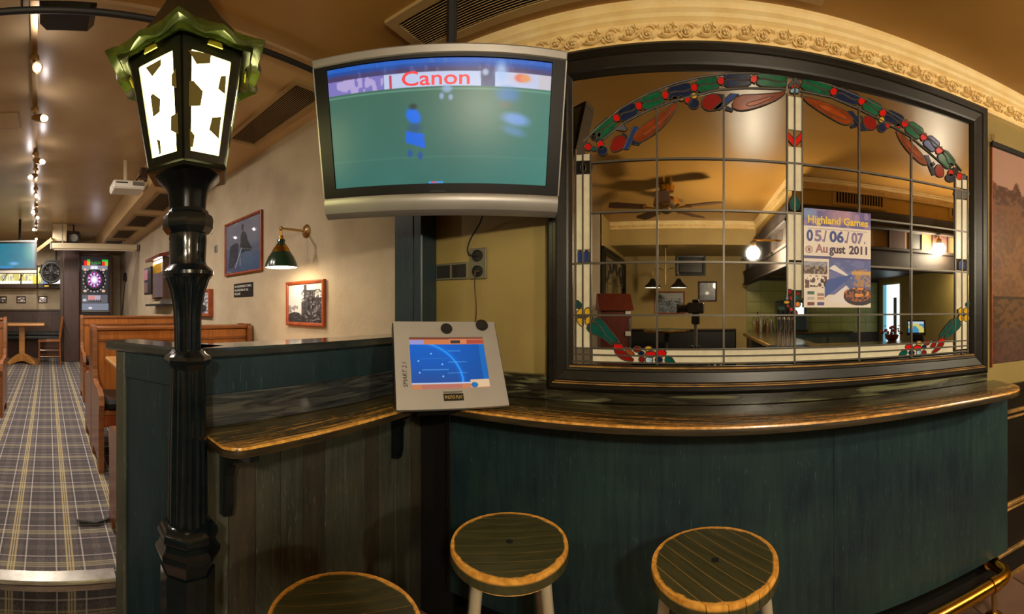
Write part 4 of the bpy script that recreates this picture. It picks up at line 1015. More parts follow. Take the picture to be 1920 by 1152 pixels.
def tv_fn(U, V):
    p = Paint(U, V, (66, 110, 94)); n = vnoise(U, V, 7, 5, 1); n2 = vnoise(U, V, 30, 3, 2); n3 = vnoise(U, V, 60, 14, 8)
    p.put(np.clip((0.75 - V) / 0.75, 0, 1), (58, 116, 108), 0.9); p.put(n, (48, 100, 88), 0.30); p.put(np.clip(U * 1.6 - 0.9, 0, 1), (84, 160, 146), 0.5)
    bt = tvuv(835, 132.5)[1]; bb = tvuv(835, 161)[1]
    top = 0.985 - bt
    p.put(V > bt, (74, 58, 96)); p.put(V > bt + top * 0.30, (58, 64, 128)); p.put(V > bt + top * 0.52, (30, 74, 156)); p.put(V > bt + top * 0.82, (26, 96, 196))
    p.put((V > bt) * n2, (60, 110, 200), 0.30); p.put((V > bt) & (n3 > 0.72), (110, 120, 190), 0.35)
    board = (V <= bt) & (V > bb)
    p.put(board, (196, 208, 240)); p.put(board & (U < 0.26), (122, 110, 190), 0.9); p.put(board & (U < 0.26) & (n3 > 0.5), (196, 180, 226), 0.8); p.put(board & (U > 0.69) & (U < 0.75), (60, 70, 120), 0.9); p.put(board & (U > 0.945), (206, 200, 210))
    q = tvuv(980, 147); p.ell(q[0] - 0.008, q[1], 0.026, 0.030, (236, 96, 60), 1, 0.3); p.ell(q[0] + 0.012, q[1], 0.022, 0.028, (238, 150, 70), 0.9, 0.3); p.ell(q[0], q[1], 0.05, 0.04, (230, 170, 160), 0.35, 0.6)
    q = tvuv(912, 140); p.ell(q[0], q[1], 0.022, 0.055, (60, 70, 110), 0.8, 0.4); p.ell(q[0] - 0.004, q[1] + 0.02, 0.014, 0.025, (190, 210, 240), 0.8, 0.4)
    q = tvuv(940, 135); p.ell(q[0], q[1], 0.026, 0.075, (170, 200, 244), 0.85, 0.5)
    q = tvuv(738, 157); p.rect(q[0] - 0.02, q[0] - 0.008, bb, bt - 0.01, (200, 40, 60), 0.8)
    for (y, a) in ((176, 0.5), (300, 0.12)):
        v = tvuv(700, y)[1]; p.put(np.abs(V - v) < 0.006, (120, 176, 150), a)
    q = tvuv(775, 218); p.ell(q[0], q[1], 0.032, 0.065, (22, 112, 236), 1, 0.25, 0.2); q = tvuv(776, 200); p.ell(q[0] - 0.004, q[1], 0.018, 0.022, (40, 50, 40), 0.7, 0.4)
    q = tvuv(779, 262); p.poly([(q[0] - 0.042, q[1] + 0.075), (q[0] + 0.04, q[1] + 0.045), (q[0] + 0.044, q[1] - 0.075), (q[0] - 0.045, q[1] - 0.02)], (18, 104, 226)); q = tvuv(778, 240); p.ell(q[0], q[1], 0.03, 0.035, (40, 80, 130), 0.7, 0.5)
    for (x, y) in ((769, 288), (788, 292)): q = tvuv(x, y); p.ell(q[0], q[1], 0.011, 0.030, (24, 84, 170), 0.9, 0.4)
    for (x, y, a, b2) in ((838, 166, 0.022, 0.030), (828, 180, 0.010, 0.024), (845, 182, 0.010, 0.022)): q = tvuv(x, y); p.ell(q[0], q[1], a, b2, (150, 176, 220), 0.85, 0.4)
    q = tvuv(952, 177); p.ell(q[0], q[1], 0.05, 0.055, (60, 130, 206), 0.7, 0.5); q = tvuv(948, 196); p.ell(q[0], q[1], 0.03, 0.03, (120, 110, 100), 0.5, 0.5)
    q = tvuv(967, 224); p.ell(q[0], q[1], 0.062, 0.045, (120, 166, 240), 0.85, 0.4, -0.5); q = tvuv(963, 246); p.ell(q[0], q[1], 0.055, 0.03, (96, 150, 214), 0.6, 0.5, -0.6)
    q = tvuv(819, 341); p.rect(q[0] - 0.04, q[0] + 0.03, 0.0, 0.022, (60, 150, 210)); p.rect(q[0] - 0.025, q[0] - 0.002, 0.002, 0.02, (206, 90, 120))
    return p.c
sheet('screen', SW, SH, 260, 136, tv_fn, print_mat('tv_screen', 0.74, 0.30, 0.22), tv, (0, 0.0, SO))
q0, q1 = on_pose(TV, 752, 164), on_pose(TV, 879, 158)
text('advertising_lettering', 'Canon', 0.066, mat('ad_red', S(190, 30, 40), 0.4, emit=S(196, 44, 60), es=0.7), tv, (q0.x, -0.0012, q0.z + 0.003), q1.x - q0.x, 0.0003, bold=0.0008)
MB().tube([(0, 0.10, 0.02), (0, 0.155, 0.05)], 0.03, 10).box(-0.10, 0.10, 0.094, 0.106, -0.08, 0.10).build('wall_bracket', M['black_matt'], tv)
MB().tube([(0.0, 0.14, 0.04), (0.04, 0.20, 0.16), (0.05, 0.16, 0.55)], 0.02, 8).build('ceiling_pole', M['black_matt'], tv)

# ================================================================== TOUCHSCREEN
TT = facing((1.55 * sin(-0.5875), 1.55 * cos(-0.5875), 1.2551), -0.8138, -0.5497, -0.0132)
tm = thing('touchscreen_terminal', 'silver touchscreen games terminal with blue display on the corner of the shelf', 'games terminal', mw=TT)
gw, gh = 0.4156, 0.357
def rr2(x0, x1, z0, z1, r):
    P = []
    for (cx, cz, a0) in ((x1 - r, z1 - r, 0), (x0 + r, z1 - r, pi / 2), (x0 + r, z0 + r, pi), (x1 - r, z0 + r, 1.5 * pi)):
        for a in np.linspace(0, pi / 2, 4): P.append((cx + r * cos(a0 + a), cz + r * sin(a0 + a)))
    return P
face = MB()
sx0, sx1, sz0, sz1 = -0.1490, 0.1470, -0.1035, 0.1090
face.box(-gw / 2, sx0, 0, 0.018, -gh / 2, gh / 2).box(sx1, gw / 2, 0, 0.018, -gh / 2, gh / 2).box(sx0, sx1, 0, 0.018, sz1, gh / 2).box(sx0, sx1, 0, 0.018, -gh / 2, sz0)
face.build('front_panel', M['silver'], tm)
for s_ in (-1, 1): B('side_edge', M['black_plastic'], tm, min(s_ * gw / 2, s_ * (gw / 2 + 0.004)), max(s_ * gw / 2, s_ * (gw / 2 + 0.004)), 0.006, 0.05, -gh / 2 + 0.03, gh / 2 - 0.004)
MB().prism([(-gw / 2 + 0.003, 0.018, -gh / 2 + 0.004), (-gw / 2 + 0.003, 0.018, gh / 2 - 0.002), (-gw / 2 + 0.003, 0.05, gh / 2 - 0.012), (-gw / 2 + 0.003, 0.105, gh / 2 - 0.10), (-gw / 2 + 0.003, 0.105, -0.05), (-gw / 2 + 0.003, 0.03, -gh / 2 + 0.004)], (gw - 0.006, 0, 0)).build('housing', M['silver_dark'], tm)
def tuv(px, py):
    q = on_pose(TT, px, py, 0.004); return ((q.x - (sx0 + sx1) / 2) / (sx1 - sx0) + 0.5, (q.z - (sz0 + sz1) / 2) / (sz1 - sz0) + 0.5)
def tm_fn(U, V):
    p = Paint(U, V, (10, 82, 168)); n = vnoise(U, V, 5, 4, 6)
    p.put(V, (4, 104, 214), 0.8); p.put(np.clip(0.45 - V, 0, 1) * (U < 0.6) * 1.6, (70, 70, 120), 0.7); p.put(np.clip((U - 0.5) * 2, 0, 1), (8, 72, 140), 0.5)
    d = np.hypot((U - 0.10) / 0.56, (V - 0.12) / 0.78); p.put((np.abs(d - 1.0) < 0.022) & (U > 0.16) & (V > 0.1), (40, 160, 255)); p.put(np.clip(1 - np.abs(d - 1) * 9, 0, 1) * (U > 0.1), (20, 130, 240), 0.4)
    p.rect(0.93, 1.0, 0.1, 0.86, (16, 120, 200), 0.6)
    p.rect(0, 1, 0.86, 1, (206, 122, 76)); p.rect(0, 1, 0.965, 1, (120, 60, 44)); p.rect(0.53, 1, 0.87, 0.97, (214, 130, 84)); p.rect(0.77, 1.0, 0.87, 0.955, (176, 74, 60)); p.rect(0.0, 0.19, 0.865, 0.955, (150, 150, 210)); p.rect(0.55, 0.68, 0.875, 0.945, (62, 56, 50))
    p.rect(0, 1, 0.10, 0.118, (190, 200, 226)); p.rect(0, 1, 0, 0.10, (200, 126, 84)); p.rect(0.12, 0.64, 0.015, 0.085, (184, 112, 96)); p.rect(0.75, 1, 0.02, 0.16, (222, 190, 150)); p.ell(0.80, 0.065, 0.046, 0.05, (30, 110, 170))
    for (x, y) in ((508, 423), (372, 502), (630, 537), (386, 628), (641, 668)): q = tuv(720 + x / 5.76, 590 + y / 5.76); p.ell(q[0], q[1], 0.011, 0.016, (150, 210, 255), 1, 0.4)
    for (a, b2, y, k) in ((690, 825, 393, .5), (395, 690, 478, .3), (690, 895, 512, .5), (415, 700, 598, .55), (690, 905, 632, .45)):
        q = tuv(720 + a / 5.76, 590 + y / 5.76); q2 = tuv(720 + b2 / 5.76, 590 + y / 5.76); p.rect(q[0], q2[0], q[1] - 0.006, q[1] + 0.006, (110, 190, 250), k)
    return p.c
sheet('screen', sx1 - sx0, sz1 - sz0, 160, 120, tm_fn, print_mat('terminal_screen', 0.74, 0.2), tm, ((sx0 + sx1) / 2, 0.005, (sz0 + sz1) / 2))
blk = M['black_plastic']
q = on_pose(TT, 837, 617); MB().lathe([(0.0235, 0.0), (0.0235, 0.004), (0.019, 0.006), (0.005, 0.003)], 20, T=Matrix.Translation((q.x, 0, q.z)) @ Matrix.Rotation(pi / 2, 4, 'X')).build('speaker_grille', M['vent_dark'], tm, 0.5)
q = on_pose(TT, 903, 611); MB().lathe([(0.024, 0.0), (0.026, 0.006), (0.02, 0.014), (0.008, 0.016)], 16, T=Matrix.Translation((q.x, 0, q.z)) @ Matrix.Rotation(pi / 2, 4, 'X')).build('key_lock', M['vent_dark'], tm, 0.5)
q = on_pose(TT, 850, 745); B('name_plate', M['vent_dark'], tm, q.x - 0.036, q.x + 0.038, -0.002, 0.0, q.z - 0.014, q.z + 0.013); B('plate_bar', M['silver_dark'], tm, q.x - 0.036, q.x + 0.036, -0.002, 0.0, q.z + 0.016, q.z + 0.022)
text('plate_lettering', 'PHOTO PLAY', 0.017, mat('plate_gold', S(206, 176, 96), 0.4), tm, (q.x - 0.032, -0.0024, q.z - 0.0065), 0.066, 0.0003)
q = on_pose(TT, 763, 727); text('side_lettering', 'SMART 2.1', 0.024, mat('ink', S(40, 40, 44), 0.5), tm, (q.x + 0.003, -0.0006, q.z), 0.098, 0.0003, rot=-pi / 2, shear=0.2)
MB().prism([(-0.12, 0.035, -gh / 2 + 0.02), (-0.12, 0.10, -0.05), (-0.12, 0.165, -0.075), (-0.12, 0.108, -gh / 2 + 0.012)], (0.24, 0, 0)).build('stand', M['black_matt'], tm)

# sockets and leads on the wall by the corner
def socket(px0, py0, px1, py1, label, n, horiz=False):
    a, b = Py(px0, py0, YW), Py(px1, py1, YW)
    t = thing('wall_socket', label, 'socket', ((a.x + b.x) / 2, YW, (a.z + b.z) / 2)); w, h = (b.x - a.x) / 2, abs(a.z - b.z) / 2
    MB().box(-w, w, -0.010, 0, -h, h, bev=0.003).build('plate', M['socket_grey'], t)
    for i in range(n):
        o = -h + (2 * i + 1) * h / n if not horiz else 0; ox = 0 if not horiz else -w + (2 * i + 1) * w / n
        r = min(w, h) * 0.62 if not horiz else min(h, w / n) * 0.62
        MB().lathe([(r, 0), (r, 0.006), (r * 0.86, 0.006), (r * 0.8, 0.002)], 20, T=Matrix.Translation((ox, -0.010, o)) @ Matrix.Rotation(pi / 2, 4, 'X')).build('outlet', M['black_plastic'] if not horiz else M['socket_grey'], t, 0.5)
    return t
socket(882, 467, 913, 523, 'grey double power socket with two plugged leads beside the corner post', 2)
t = thing('wall_switch', 'grey blanking plate between the corner post and the power socket', 'switch plate', Py(848, 509.5, YW))
a, b = Py(818, 496, YW), Py(877, 524, YW); hw, hh = (b.x - a.x) / 2, (a.z - b.z) / 2
MB().box(-hw, hw, -0.009, 0, -hh, hh, bev=0.003).build('plate', M['socket_grey'], t); B('rocker', M['black_plastic'], t, -hw + 0.008, -0.008, -0.012, -0.009, -hh + 0.01, hh - 0.01); B('rocker', M['black_plastic'], t, 0.006, hw - 0.008, -0.012, -0.009, -hh + 0.01, hh - 0.01)
def cable(label, pts, r, m):
    P = [Vector(p) for p in pts]; Q = []
    for i in range(len(P) - 1):
        a, b, c, d = P[max(i - 1, 0)], P[i], P[i + 1], P[min(i + 2, len(P) - 1)]
        for t in np.linspace(0, 1, 9)[:-1]: Q.append(0.5 * ((2 * b) + (c - a) * t + (2 * a - 5 * b + 4 * c - d) * t * t + (3 * b - a - 3 * c + d) * t ** 3))
    Q.append(P[-1])
    return tag(MB().tube(Q, r, 8).build('power_cable', m, None, 0.9), label, 'cable')
cable('black television lead hanging to the upper socket outlet', [Py(908, 392, 1.56), Py(900, 418, 1.60), Py(884, 445, 1.625), Py(877, 465, 1.627), Py(880, 478, 1.626), Py(893, 480, 1.623)], 0.0038, M['black_matt'])
cable('brown terminal lead dropping from the lower socket outlet', [Py(899, 509, 1.623), Py(891, 512, 1.618), Py(890.5, 540, 1.626), Py(893, 575, 1.610), Py(891, 606, 1.56), TT @ Vector((0.12, 0.05, gh / 2 - 0.012))], 0.0034, mat('lead_brown', S(84, 62, 34), 0.5))

# ================================================================== THINGS ON THE PICTURE WALL
def framed(label, px0, px1, ya, yb, fn, nx, ny, fw, depth=0.022, m='frame_red', cat='picture', mat_w=0.0, glaze=0.6):
    a, b = Py(px0, ya[0], YW), Py(px0, ya[1], YW); c, d = Py(px1, yb[0], YW), Py(px1, yb[1], YW)
    z1 = (a.z + c.z) / 2; z0 = (b.z + d.z) / 2; w = c.x - a.x; h = z1 - z0
    t = thing('framed_picture', label, cat, ((a.x + c.x) / 2, YW, (z0 + z1) / 2))
    return frame_at(t, w, h, fn, nx, ny, fw, depth, m, glaze)
def frame_at(t, w, h, fn, nx, ny, fw, depth=0.022, m='frame_red', glaze=0.6):
    MB().ring_frame(-w / 2, w / 2, -h / 2, h / 2, [(0, 0), (0, -depth), (fw * 0.3, -depth - 0.003), (fw * 0.8, -depth), (fw, -depth + 0.006), (fw, 0)]).build('frame', M[m], t)
    sheet('print', w - 2 * fw, h - 2 * fw, nx, ny, fn, print_mat('print', 0, 0.3, 0.4, glaze), t, (0, -depth + 0.010, 0))
    B('backing', M['black_matt'], t, -w / 2 + 0.004, w / 2 - 0.004, -0.006, -0.001, -h / 2 + 0.004, h / 2 - 0.004)
    return t
def fn_tower(U, V):
    n = vnoise(U, V, 6, 6, 21); n2 = vnoise(U, V, 30, 30, 22); p = Paint(U, V, (104, 110, 132))
    p.put(n, (86, 92, 116), 0.6); p.put(np.clip(0.55 - V, 0, 1) * 1.8, (58, 70, 112), 0.9); p.put(n2 * (V < 0.5), (44, 54, 90), 0.4)
    p.poly([(0.08, 0.10), (0.13, 0.55), (0.32, 0.60), (0.40, 0.55), (0.36, 0.16), (0.26, 0.10)], (38, 42, 58)); p.put((U > 0.1) & (U < 0.36) & (V < 0.55) & (V > 0.12) & (n2 > 0.6), (60, 66, 90), 0.7)
    p.poly([(0.44, 0.42), (0.46, 0.70), (0.49, 0.78), (0.56, 0.78), (0.62, 0.72), (0.66, 0.58), (0.78, 0.40), (0.72, 0.36), (0.58, 0.38), (0.50, 0.34)], (28, 32, 42)); p.ell(0.515, 0.85, 0.035, 0.06, (36, 38, 48)); p.ell(0.515, 0.90, 0.045, 0.018, (30, 32, 42))
    p.line((0.30, 0.10), (0.48, 0.46), 0.010, (170, 180, 206), 0.9); p.line((0.44, 0.12), (0.44, 0.26), 0.010, (150, 160, 190), 0.8); p.line((0.25, 0.12), (0.33, 0.2), 0.006, (150, 160, 190), 0.7)
    return p.c
framed('tall framed print of dark grey silhouettes on blue, left of the wall lamp', 424.5, 494, (420, 518), (396.5, 509), fn_tower, 90, 120, 0.022)
def fn_castle(U, V):
    n = vnoise(U, V, 5, 5, 31); n2 = vnoise(U, V, 26, 30, 32); p = Paint(U, V, (206, 206, 210))
    p.put(n, (186, 186, 192), 0.5); p.ell(0.55, 0.80, 0.36, 0.28, (222, 222, 224), 0.8); p.put((U < 0.3) & (V < 0.45) & (n2 > 0.45), (96, 96, 104), 0.7)
    p.poly([(0.40, 0.0), (0.40, 0.52), (0.47, 0.52), (0.47, 0.98), (0.56, 0.98), (0.56, 0.84), (0.80, 0.84), (0.80, 0.64), (0.97, 0.64), (1, 0.0)], (64, 64, 74)); p.put((U > 0.4) & (V < 0.85) & (n2 > 0.55), (40, 40, 48), 0.7); p.put((U > 0.5) & (V < 0.8) & (n2 < 0.28), (120, 120, 130), 0.8)
    for (x, y) in ((0.60, 0.55), (0.72, 0.55), (0.60, 0.36), (0.72, 0.36), (0.88, 0.45), (0.64, 0.72)): p.rect(x, x + 0.04, y, y + 0.09, (24, 24, 30))
    p.put((V < 0.20 + 0.1 * n) & (n2 > 0.25), (36, 36, 42)); p.poly([(0.0, 0.0), (0.0, 0.22), (0.2, 0.28), (0.38, 0.2), (0.45, 0.0)], (46, 46, 52), 0.8)
    return p.c
framed('black and white castle photograph in a red wooden frame under the wall lamp', 540.5, 611.5, (530, 608.5), (523.5, 614.5), fn_castle, 84, 100, 0.024)
def fn_car(U, V):
    n2 = vnoise(U, V, 14, 20, 41); p = Paint(U, V, (190, 190, 200)); p.put(n2 > 0.55, (110, 112, 130)); p.ell(0.6, 0.25, 0.3, 0.2, (30, 34, 50)); p.ell(0.4, 0.6, 0.35, 0.15, (70, 74, 96)); p.ell(0.6, 0.25, 0.12, 0.08, (120, 130, 160)); return p.c
framed('red framed picture half hidden behind the lamp post shaft', 360, 400, (548, 590), (541, 596), fn_car, 50, 60, 0.03, 0.05)
t = thing('wall_sign', 'small black notice with white lines of writing under the tall print', 'sign', Py(456.5, 544, YW))
a, b = Py(438.5, 533, YW), Py(474, 556, YW); w, h = b.x - a.x, a.z - b.z
MB().box(-w / 2, w / 2, -0.006, 0, -h / 2, h / 2, bev=0.002).build('plate', M['black_plastic'], t)
wi = mat('sign_white', S(214, 212, 208), 0.5)
for i, s in enumerate(('NO REHEARSED TUNES', 'NO SHOUTING AT ALL', 'PLEASE')): text('lettering', s, h * 0.22, wi, t, (-w * 0.44, -0.0066, h * (0.20 - 0.27 * i)), w * (0.86, 0.72, 0.3)[i])
MB().lathe([(0.006, 0), (0.006, 0.001)], 6, T=Matrix.Translation((0.0, -0.006, -h * 0.34)) @ Matrix.Rotation(pi / 2, 4, 'X')).build('emblem', M['brass'], t)
t = thing('light_switch', 'little grey switch plate just right of the lamp post', 'switch', Py(405.5, 467, YW)); MB().box(-0.032, 0.032, -0.01, 0, -0.035, 0.035, bev=0.003).build('plate', M['silver_dark'], t); B('rocker', M['socket_grey'], t, -0.014, 0.014, -0.014, -0.01, -0.02, 0.02)
t = thing('alarm_sensor', 'white domed sensor on the wall behind the post collar', 'sensor', Py(396, 428, YW))
MB().lathe([(0.06, 0), (0.062, 0.02), (0.05, 0.045), (0.02, 0.06)], 20, T=Matrix.Rotation(pi / 2, 4, 'X')).build('dome', M['white_plastic'], t, 0.6); MB().lathe([(0.07, 0), (0.07, 0.012)], 20, T=Matrix.Rotation(pi / 2, 4, 'X')).build('base', M['white_plastic'], t)
# wall lamp
bp_ = Py(575, 434, YW); wl = thing('wall_lamp', 'brass wall lamp with a dark green cone shade above the castle picture', 'wall lamp', bp_)
RX = Matrix.Rotation(pi / 2, 4, 'X')
MB().lathe([(0.046, 0), (0.046, 0.006), (0.036, 0.014), (0.018, 0.024), (0.012, 0.034)], 24, T=RX).build('wall_plate', M['bronze'], wl, 0.5)
yl = -0.205
MB().tube([(0, -0.02, 0.0), (0, yl, -0.004)], 0.0085, 10).sphere((0, yl, -0.004), 0.015, 12).build('arm', M['bronze'], wl, 0.7)
MB().tube([(0, yl, -0.004), (0, yl, -0.075)], 0.0075, 10).lathe([(0.017, -0.078), (0.014, -0.05)], 14, (0, yl, 0)).build('stem', M['brass'], wl, 0.6)
shp = [(0.024, -0.075), (0.027, -0.088), (0.022, -0.098), (0.030, -0.105), (0.036, -0.115)]
MB().lathe(shp, 28, (0, yl, 0)).build('shade_cap', M['green_enamel'], wl, 0.5)
MB().lathe([(0.036, -0.114), (0.052, -0.135), (0.064, -0.160)], 32, (0, yl, 0), cap=False).build('shade_band', M['brass'], wl, 0.8)
MB().lathe([(0.064, -0.159), (0.088, -0.195), (0.103, -0.232), (0.109, -0.258), (0.106, -0.258), (0.100, -0.232), (0.085, -0.197), (0.060, -0.160)], 40, (0, yl, 0), cap=False).build('lamp_shade', M['green_enamel'], wl, 0.8)
MB().lathe([(0.104, -0.256), (0.098, -0.230), (0.082, -0.197), (0.050, -0.150)], 40, (0, yl, 0), cap=False).build('shade_lining', M['shade_in'], wl, 0.8)
MB().sphere((0, yl, -0.205), 0.028, 14).build('bulb', M['bulb_warm'], wl, True)
lamp('wall_lamp_light', bp_ + Vector((0, yl, -0.262)), 3.2, (1, 0.80, 0.55), 0.05)

# ================================================================== LONG CARPETED ROOM
def pew(label, xb, y0, y1, flip=False, zs=1.0, group='wooden pew benches of the booths'):
    t = thing('pew_bench', label, 'bench', (xb, y0, ZF), group=group); f = -1 if flip else 1
    L = y1 - y0; Z = lambda z: z * zs
    prof = [(-0.035, 0), (-0.045, 0.90), (-0.02, 0.935), (0.035, 0.935), (0.055, 0.90), (0.07, 0.62), (0.10, 0.56), (0.19, 0.53), (0.33, 0.53), (0.42, 0.50), (0.445, 0.44), (0.42, 0.38), (0.42, 0.0), (0.34, 0.0), (0.30, 0.08), (0.08, 0.08), (0.05, 0)]
    for y in (0.0, L - 0.035):
        MB().prism([(x * f, y, Z(z)) for x, z in prof], (0, 0.035, 0)).build('end_panel', M['pew_dark'], t)
    bx = lambda nm, m, x0, x1, ya, yb, z0, z1, bev=0.004: B(nm, M[m], t, min(x0 * f, x1 * f), max(x0 * f, x1 * f), ya, yb, Z(z0), Z(z1), bev=bev)
    bx('back_panel', 'pew', -0.012, 0.012, 0.035, L - 0.035, 0.40, 0.83)
    bx('top_rail', 'pew_dark', -0.03, 0.035, 0.02, L - 0.036, 0.895, 0.925, 0.008)
    bx('frieze', 'pew', -0.016, 0.018, 0.035, L - 0.035, 0.83, 0.895)
    bx('bead', 'pew_dark', -0.022, 0.026, 0.035, L - 0.035, 0.815, 0.832)
    bx('seat', 'pew_dark', 0.012, 0.42, 0.035, L - 0.035, 0.37, 0.40)
    bx('seat_rail', 'frame_red', 0.385, 0.41, 0.036, L - 0.036, 0.29, 0.37)
    bx('cushion', 'leather', 0.03, 0.425, 0.045, L - 0.045, 0.40, 0.465, 0.02)
    return t
pew('pew facing the dark partition, its tan back rising behind the capped end', -3.02, 0.325, YW - 0.02)
pew('farther pew in front of the dart machine, topmost of the bench backs', -5.0, 0.395, YW - 0.02, zs=1.05)
pew('pew set back to back behind the tan bench, its end showing to the left', -3.13, 0.325, YW - 0.02, flip=True)
pew('pew backed against the dark partition, only its seat end in view', -1.60, 0.305, YW - 0.02, flip=True, zs=0.94)
pew('pew on the near side of the aisle, cut by the left edge of the picture', -4.35, -1.60, -0.435, zs=1.04)
t = thing('booth_table', 'pale oak booth table standing between the pews behind the partition', 'table', (-2.33, 1.0, ZF))
MB().box(-0.30, 0.26, -0.63, 0.60, 0.722, 0.75, bev=0.008).build('tabletop', M['oak'], t); B('pedestal', M['oak'], t, -0.05, 0.05, 0.1, 0.2, 0.05, 0.722); B('foot', M['oak'], t, -0.25, 0.25, 0.1, 0.2, 0.0, 0.05, bev=0.01)
def ped_table(label, x, y, sx, sy, rz=0):
    t = thing('dining_table', label, 'table', (x, y, ZF), rz)
    MB().box(-sx, sx, -sy, sy, 0.735, 0.775, bev=0.012).build('tabletop', M['oak'], t)
    MB().box(-0.055, 0.055, -0.055, 0.055, 0.06, 0.735, bev=0.006).build('pedestal', M['oak'], t)
    for q in range(4):
        T = Matrix.Rotation(pi / 4 + q * pi / 2, 4, 'Z')
        MB().prism([(0.03, -0.03, 0.05), (0.12, -0.03, 0.05), (0.36, -0.03, 0.0), (0.37, -0.03, 0.035), (0.16, -0.03, 0.15), (0.03, -0.03, 0.20)], (0, 0.06, 0), T=T).build('foot', M['oak'], t)
    return t
ped_table('oak pedestal table at the end of the aisle beside the ladder back chair', -7.9, -0.50, 0.40, 0.44)
ch = thing('ladder_back_chair', 'brown ladder back chair on the right of the oak pedestal table', 'chair', (-7.85, 0.03, ZF), pi / 2)
for (x, y, h) in ((-0.19, -0.19, 0.44), (0.19, -0.19, 0.44)): MB().tube([(x * 1.04, y * 1.04, 0), (x, y, h)], 0.018, 8).build('leg', M['pew_dark'], ch)
# local -X faces the table after turning; the back stands on local -Y turned to the right
for x in (-0.19, 0.19): MB().tube([(x, 0.21, 0), (x, 0.19, 0.44), (x * 1.02, 0.25, 0.90)], 0.019, 8).build('leg', M['pew_dark'], ch)
for z in (0.58, 0.70, 0.84): MB().prism([(-0.18, 0.20 + (z - .44) * .13, z), (0.18, 0.20 + (z - .44) * .13, z), (0.17, 0.205 + (z - .44) * .13, z + 0.06), (-0.17, 0.205 + (z - .44) * .13, z + 0.06)], (0, 0.014, 0)).build('back_slat', M['pew_dark'], ch)
MB().box(-0.22, 0.22, -0.22, 0.21, 0.43, 0.465, bev=0.012).build('seat', M['pew_dark'], ch)
for z in (0.16, 0.28): MB().tube([(-0.19, -0.19, z), (0.19, -0.19, z)], 0.010, 6).tube([(-0.19, -0.19, z), (-0.19, 0.2, z)], 0.010, 6).tube([(0.19, -0.19, z), (0.19, 0.2, z)], 0.010, 6).build('stretcher', M['pew_dark'], ch)
ch.rotation_euler.z = 0.0
# end wall
wn = tag(MB().box(XFAR, XFAR + 0.03, -1.7, 0.62, ZF, 1.42).build('wainscot', M['purple_wood'], None), 'dark brown panelled dado on the far end wall', 'wainscot', kind='structure')
B('moulding', M['brown_wood'], wn, XFAR, XFAR + 0.05, -1.7, 0.62, 1.40, 1.44, bev=0.006)
for i in range(5): B('panel', M['brown_wood'], wn, XFAR + 0.03, XFAR + 0.04, -1.60 + i * 0.44, -1.22 + i * 0.44, ZF + 0.55, 1.34, bev=0.004)
sb = thing('wall_bench', 'long dark bench seat along the far end wall', 'bench', (XFAR + 0.04, -1.65, ZF)); B('seat', M['leather'], sb, 0, 0.42, 0, 2.2, 0.38, 0.46, bev=0.02); B('base', M['brown_wood'], sb, 0, 0.36, 0, 2.2, 0.0, 0.38); B('backrest', M['leather'], sb, 0, 0.06, 0, 2.2, 0.46, 0.55, bev=0.02)
pl = thing('timber_pillar', 'dark brown timber pillar left of the dart machine', 'pillar', (-8.25, 0.47, ZF)); MB().box(-0.13, 0.13, -0.16, 0.16, 0, ZL - ZF, bev=0.015).build('shaft', M['purple_wood'], pl); B('side_board', M['brown_wood'], pl, -0.12, 0.02, -0.22, -0.16, 0, ZL - ZF)
# niche with a lit display behind glass
nz0, nz1 = Px(60, 533, XFAR).z, Px(60, 502, XFAR).z
ni = thing('display_niche', 'long lit display niche with coloured panels under the far television', 'display case', (XFAR + 0.002, -0.42, (nz0 + nz1) / 2))
nh = (nz1 - nz0) / 2
def fn_niche(U, V):
    n = vnoise(U, V, 30, 3, 51); n2 = vnoise(U, V, 70, 5, 52); p = Paint(U, V, (236, 222, 150)); p.put(n > 0.55, (200, 180, 96)); p.put((n2 > 0.6) & (V < 0.6), (150, 150, 140)); p.put((U > 0.70) & (U < 0.80), (120, 134, 170)); p.put((U > 0.55) & (U < 0.64) & (V < 0.5), (214, 196, 60)); p.rect(0.86, 0.93, 0.2, 0.9, (70, 170, 150)); p.rect(0.84, 1, 0, 0.35, (240, 240, 226)); p.rect(0.0, 0.55, 0, 0.18, (246, 240, 214))
    for q in (0.1, 0.35): p.line((q, 0.2), (q + 0.12, 1.0), 0.03, (50, 40, 30), 1, 4.0)
    return p.c
sh_ = sheet('lit_panel', 1.5, 2 * nh, 160, 24, fn_niche, print_mat('niche_print', 1.1, 0.5), ni); sh_.rotation_euler.z = pi / 2; sh_.location = (0.012, 0, 0)
B('sill', M['brown_wood'], ni, 0, 0.16, -0.78, 0.75, -nh - 0.10, -nh, bev=0.01); B('head', M['brown_wood'], ni, 0, 0.05, -0.78, 0.75, nh, nh + 0.03)
for y in (-0.2, 0.42, 0.72): B('mullion', M['brown_wood'], ni, 0, 0.03, y, y + 0.03, -nh, nh)
tag(MB().box(-0.02, 0.02, -0.05, 0.06, 0, 0.03, bev=0.005).build('brass_plaque', M['brass'], None, loc=(XFAR + 0.18, -0.03, nz0 - 0.07)), 'little brass plaque on the sill of the lit niche', 'plaque')
